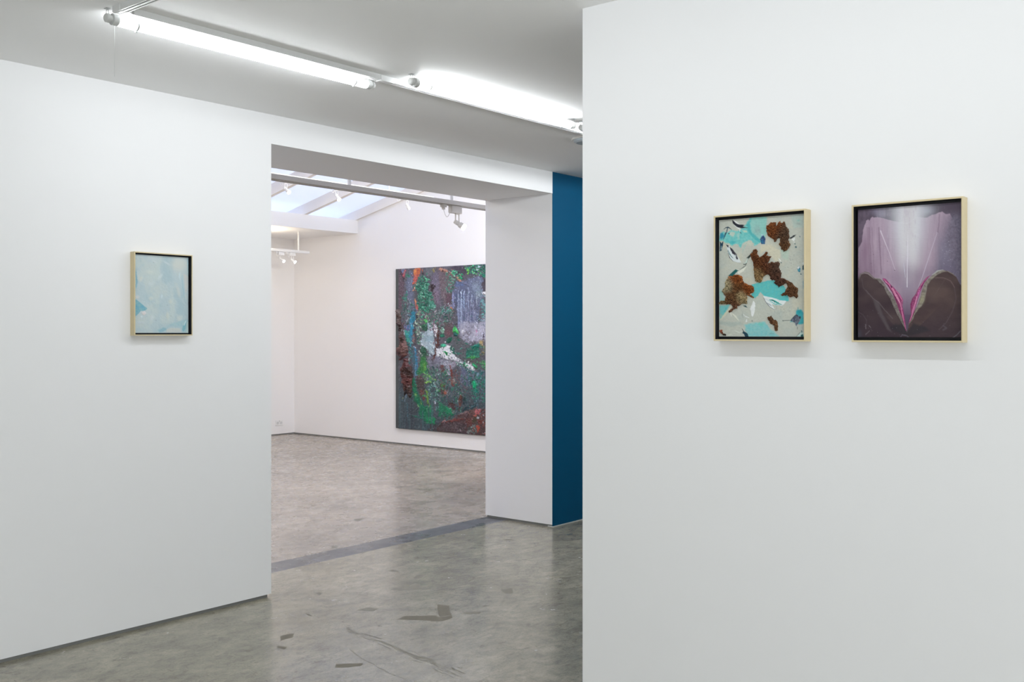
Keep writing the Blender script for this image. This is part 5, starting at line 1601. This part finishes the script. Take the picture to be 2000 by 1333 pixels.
# lower right
c.dabs(A6((0, 0), (600, 0), (560, 520), (460, 720), (180, 900), (0, 880)), 420, [(46, 92, 86), (76, 88, 100), (30, 72, 74), (100, 84, 90), (60, 110, 96), (120, 130, 138), (34, 100, 80)], (2.5, 6), ang=(1.0, 2.2), seed=36, h=0.002)
c.dabs(A6((600, 40), (880, 0), (1100, 0), (1100, 560), (940, 560), (700, 540), (640, 300)), 190, [(10, 92, 86), (16, 110, 90), (12, 70, 76), (30, 130, 104), (70, 92, 108)], (2.5, 6), seed=37, h=0.003)
c.poly(A6((700, 100), (760, 95), (790, 180), (760, 240), (710, 270), (690, 180)), (4, 148, 100), 1.2, 1.2, h=0.005)
c.stroke(A6((740, 280), (780, 360)), 3.6, (26, 140, 124), 1.2, 1)
c.stroke(A6((250, 0), (270, 120), (290, 210)), 4, (116, 66, 58), 1.2, 1.2)
c.glow(858 + 300 / SG, 735 + 90 / SG, 2, 3, (186, 170, 160), 0.7)
c.dabs(A6((0, 180), (110, 180), (110, 400), (0, 400)), 40, [(74, 140, 70), (100, 80, 60), (60, 110, 80)], (2, 5), seed=38, h=0.003)
c.glow(858 + 120 / SG, 735 + 350 / SG, 3, 4, (184, 96, 68), 0.9)
c.poly(A6((20, 280), (80, 280), (90, 380), (30, 380)), (74, 40, 38), 2, 1.5)
c.poly(A6((180, 540), (300, 560), (350, 580), (330, 690), (290, 720), (240, 640)), (72, 42, 46), 2, 2, 0.95)
c.stroke(A6((170, 550), (340, 570)), 3, (46, 26, 30), 1.5, 1.5)
c.stroke(A6((440, 380), (435, 540), (425, 700)), 5.5, (94, 56, 48), 1.5, 1, h=0.004)
c.stroke(A6((470, 400), (470, 560)), 3, (58, 36, 42), 1.5, 1)
c.poly(A6((490, 460), (550, 460), (570, 560), (500, 620)), (16, 52, 58), 2, 2)
c.poly(A6((0, 500), (110, 600), (230, 680), (310, 800), (240, 840), (150, 820), (60, 860), (-20, 820)), (18, 112, 78), 2, 2.5, 0.9, h=0.003)
c.poly(A6((150, 660), (230, 680), (310, 800), (270, 835), (190, 760)), (6, 132, 88), 1.2, 1.2, h=0.005)
c.dabs(A6((0, 760), (340, 780), (340, 900), (0, 940)), 60, [(56, 84, 86), (80, 96, 104), (30, 96, 78)], (2.5, 6), seed=39)
c.poly(A6((470, 750), (540, 670), (620, 600), (790, 590), (780, 640), (700, 690), (560, 740)), (16, 52, 62), 1.6, 1.2)
c.stroke(A6((600, 700), (660, 640), (740, 600)), 1.8, (90, 130, 140), 1, 0.8)
c.poly(A6((60, 960), (240, 905), (370, 880), (390, 810), (470, 780), (570, 740), (700, 700), (760, 690), (950, 690), (1100, 700), (1100, 1300), (940, 1260), (600, 1215), (200, 1185), (-40, 1170), (-40, 1050)), (82, 60, 62), 2, 2, 1.0, h=0.004, color2=(66, 50, 54))
c.stroke(A6((70, 965), (200, 930), (330, 920), (560, 890)), 4, (118, 62, 60), 1.5, 1.5, h=0.004)
c.stroke(A6((420, 790), (520, 770), (620, 740)), 1.6, (140, 116, 116), 1, 0.8)
c.stroke(A6((470, 775), (600, 830)), 1.8, (132, 104, 106), 1, 0.8)
c.poly(A6((560, 720), (760, 700), (740, 800), (620, 830)), (98, 70, 68), 2, 1.5, 0.8)
c.poly(A6((0, 1050), (200, 960), (320, 960), (560, 1000), (560, 1200), (0, 1160)), (62, 50, 56), 3, 2.5, 0.85, color2=(84, 72, 78))
c.dabs(A6((200, 960), (540, 960), (560, 1180), (220, 1170)), 80, [(96, 84, 88), (70, 58, 62), (54, 44, 50)], (2.5, 6), ang=(1.2, 1.9), seed=40)
c.poly(A6((560, 880), (700, 860), (680, 1040), (580, 1080)), (96, 52, 50), 2, 2, 0.85)
c.poly(A6((690, 860), (820, 880), (740, 1000), (690, 960)), (66, 58, 42), 2.5, 2, 0.85)
c.poly(A6((800, 930), (950, 900), (1080, 960), (900, 1000), (820, 1000)), (110, 52, 46), 2, 2, 0.9)
c.poly(A6((740, 740), (800, 700), (880, 700), (860, 800), (760, 790)), (160, 80, 88), 1.6, 2, h=0.006, color2=(196, 120, 120))
c.poly(A6((710, 810), (780, 800), (790, 870), (720, 850)), (170, 84, 62), 1.5, 1.5, h=0.005)
c.poly(A6((770, 1030), (860, 1020), (850, 1110), (810, 1180), (780, 1120)), (172, 76, 58), 1.6, 1.6, h=0.005)
c.poly(A6((680, 1080), (720, 1080), (720, 1170), (680, 1150)), (150, 72, 58), 1.6, 1.4)
c.dabs(A6((680, 1000), (780, 1020), (780, 1190), (560, 1200)), 50, [(96, 112, 108), (60, 84, 84), (120, 130, 128)], (2.5, 5), seed=41)
c.glow(858 + 825 / SG, 735 + 880 / SG, 2.4, 2, (186, 200, 208), 0.95, p=3)
c.glow(858 + 125 / SG, 735 + 950 / SG, 1.2, 1.2, (224, 196, 196), 1, p=4)
c.glow(858 + 90 / SG, 735 + 945 / SG, 1.2, 1.2, (200, 150, 156), 1, p=4)
c.dabs(A6((860, 700), (1100, 700), (1100, 1260), (880, 1240)), 90, [(110, 70, 66), (96, 100, 104), (140, 80, 74), (70, 58, 60), (150, 150, 156)], (2.5, 6), seed=42, h=0.003)
c.dabs([(777, 525), (948, 518), (948, 850), (777, 835)], 260, [(160, 170, 178), (60, 120, 100), (40, 44, 54), (110, 100, 110)], (0.8, 1.8), seed=43, h=0.002, op=0.8)
ragged(c, 3.4, 9.0, 201)
ragged(c, 1.7, 3.2, 207)
local_dabs(c, 4200, (1.6, 5.0), 211, ang=(0.7, 2.4), gain=(0.6, 1.6), h=0.003, shift=5.0)
ragged(c, 1.0, 1.8, 213)
for x_, y0_, y1_, w_, cc in WATER:
    c.stroke(A2((x_, y0_), (x_ - 3, (y0_ + y1_) / 2), (x_ + 2, y1_)), w_, cc, 1.2, 0.5, 0.65)
local_dabs(c, 2200, (0.9, 2.2), 215, gain=(0.4, 2.2), h=0.003)
c.dabs([(777, 525), (948, 518), (948, 850), (777, 835)], 380, [(176, 188, 196), (40, 150, 104), (24, 26, 34), (126, 110, 120), (70, 170, 130)], (0.8, 1.8), seed=44, h=0.003, op=0.8)
c.dabs(A4((0, 480), (240, 480), (480, 760), (760, 980), (700, 1060), (400, 860), (0, 800)), 70, [(22, 92, 78), (84, 96, 108), (40, 130, 96), (140, 146, 160)], (1.5, 4), seed=45, h=0.004)
r_ = random.Random(77)
for _ in range(26):
    u_, v_ = r_.uniform(780, 848), r_.uniform(765, 815)
    if u_ > 812 and v_ < 822 and r_.random() < 0.75:
        u_ = r_.uniform(780, 806)
    c.stroke([(u_, v_), (u_ + 0.4, (v_ + 838) / 2), (u_, 842)], r_.uniform(1.5, 4.5), r_.choice([(62, 70, 78), (74, 94, 102), (50, 56, 66), (64, 80, 88), (70, 100, 108)]), 1.5, 0.4, 0.75)
k_ = np.clip(1 + 0.32 * fbm(c.U / 2.4, c.V / 7.0, 221, 4, 0.7), 0.45, 1.7)
c.c = c.c * k_[..., None]
c.h += 0.004 * np.maximum(c.tone, -0.3) + 0.002 * c.w1 + 0.003 * (k_ - 1)
# a plain dark left edge
c.put(1 - sstep(777.6, 779.5, U_), (72, 78, 80))
ring = np.minimum.reduce([sstep(777, 780, U_), sstep(0, 3, (plD.z - 0.217) * 160), sstep(0, 3, (2.352 - plD.z) * 160)])
c.h = c.h * ring
canvas_block(tD, oD, plD, c.h, c.c, M_OIL, 0.039)

# thick pieces of paint that stand off the canvas
def raised(pts, spots, name, hmax, seed, label=None, warp=1.2, freq=3.0, rough=0.8, dome=4.0, step=0.0045, material=None):
    o = clump(tD, oD, plD, pts, spots, name, material or M_OIL, hmax, seed, step, warp, rough, True, freq, dome=dome)
    if o is not None and label:
        o['label'] = label
    return o


raised(A1((36, 950), (80, 940), (130, 960), (150, 1080), (135, 1230), (160, 1333)) + A3((170, 60), (150, 190), (75, 190), (95, 110), (70, 60)) + A1((60, 1300), (34, 1240), (72, 1200), (50, 1120), (36, 1050)),
       ((776, 608, 5, (104, 90, 88)), (778, 625, 6, (88, 70, 68)), (780, 640, 6, (60, 42, 44))), 'peeling_paint_rag', 0.075, 301, 'brown paint rag peeling past the left edge')
raised(A3((120, 240), (180, 210), (230, 310), (280, 480), (295, 600), (270, 690), (220, 720), (120, 800), (85, 780), (160, 720), (70, 700), (68, 590), (110, 500), (130, 380)),
       ((784, 660, 7, (86, 62, 60)), (790, 680, 8, (110, 80, 76)), (778, 690, 6, (88, 60, 64))), 'peeling_paint_rag', 0.085, 302, 'brown paint rag in folds')
raised(A3((190, 760), (290, 740), (310, 880), (370, 930), (390, 1060), (370, 1333)) + A5((390, 160), (360, 360), (300, 340), (275, 240), (215, 330), (195, 200), (180, 60)) + A3((150, 1080), (160, 950), (200, 850)),
       ((790, 705, 9, (90, 50, 52)), (800, 726, 6, (60, 40, 38)), (790, 745, 9, (92, 52, 50)), (797, 762, 7, (78, 56, 52))), 'peeling_paint_rag', 0.085, 303, 'long reddish brown paint rag')
raised(A5((205, 340), (270, 250), (355, 330), (370, 400), (330, 470), (290, 400), (250, 360), (200, 450)), ((794, 770, 5, (44, 34, 36)), (800, 775, 5, (58, 42, 40))), 'peeling_paint_rag', 0.05, 304)
LEAF = (
    (A4((270, 215), (285, 120), (320, 50), (360, 110), (400, 190), (408, 270), (370, 235), (330, 205)), (66, 178, 96), 'paint_leaf'),
    (A4((285, 220), (330, 208), (385, 245), (385, 300), (300, 290)), (16, 78, 76), 'paint_leaf'),
    (A4((8, 165), (40, 105), (80, 95), (118, 160), (100, 220), (65, 240), (30, 205)), (140, 184, 166), 'paint_leaf'),
    (A4((15, 240), (100, 230), (120, 300), (60, 320), (10, 310)), (22, 118, 92), 'paint_leaf'),
    (A4((150, 350), (200, 310), (275, 305), (265, 370), (235, 420), (180, 445), (145, 410)), (14, 98, 78), 'paint_leaf'),
    (A4((15, 470), (60, 440), (130, 450), (165, 490), (110, 525), (30, 520)), (62, 160, 128), 'paint_leaf'),
    (A4((60, 600), (130, 590), (190, 620), (175, 680), (220, 735), (160, 705), (110, 640)), (34, 142, 84), 'paint_leaf'),
    (A4((680, 855), (750, 880), (795, 945), (735, 938), (695, 900)), (22, 128, 80), 'paint_leaf'),
    (A4((640, 500), (740, 470), (825, 440), (855, 475), (840, 540), (760, 520), (690, 560)), (16, 104, 92), 'paint_leaf'),
    (A6((700, 100), (755, 95), (788, 180), (760, 240), (712, 265), (690, 180)), (6, 150, 102), 'paint_leaf'),
    (A6((165, 660), (225, 672), (305, 800), (275, 830), (200, 760)), (8, 136, 92), 'paint_leaf'),
    (A3((565, 495), (655, 530), (668, 620), (620, 650), (560, 640), (550, 560)), (42, 90, 72), 'paint_leaf'),
    (A3((620, 1262), (660, 1240), (700, 1246), (680, 1275)), (136, 192, 88), 'paint_leaf'),
)
for i, (pts, cc, nm) in enumerate(LEAF):
    cu, cv = sum(p[0] for p in pts) / len(pts), sum(p[1] for p in pts) / len(pts)
    raised(pts, ((cu, cv, 6, cc), (cu + 3, cv - 3, 4, tuple(min(255, int(k * 1.08) + 4) for k in cc))), nm, 0.022, 330 + i, warp=0.6, freq=4.0, rough=0.35, dome=2.5, step=0.004)
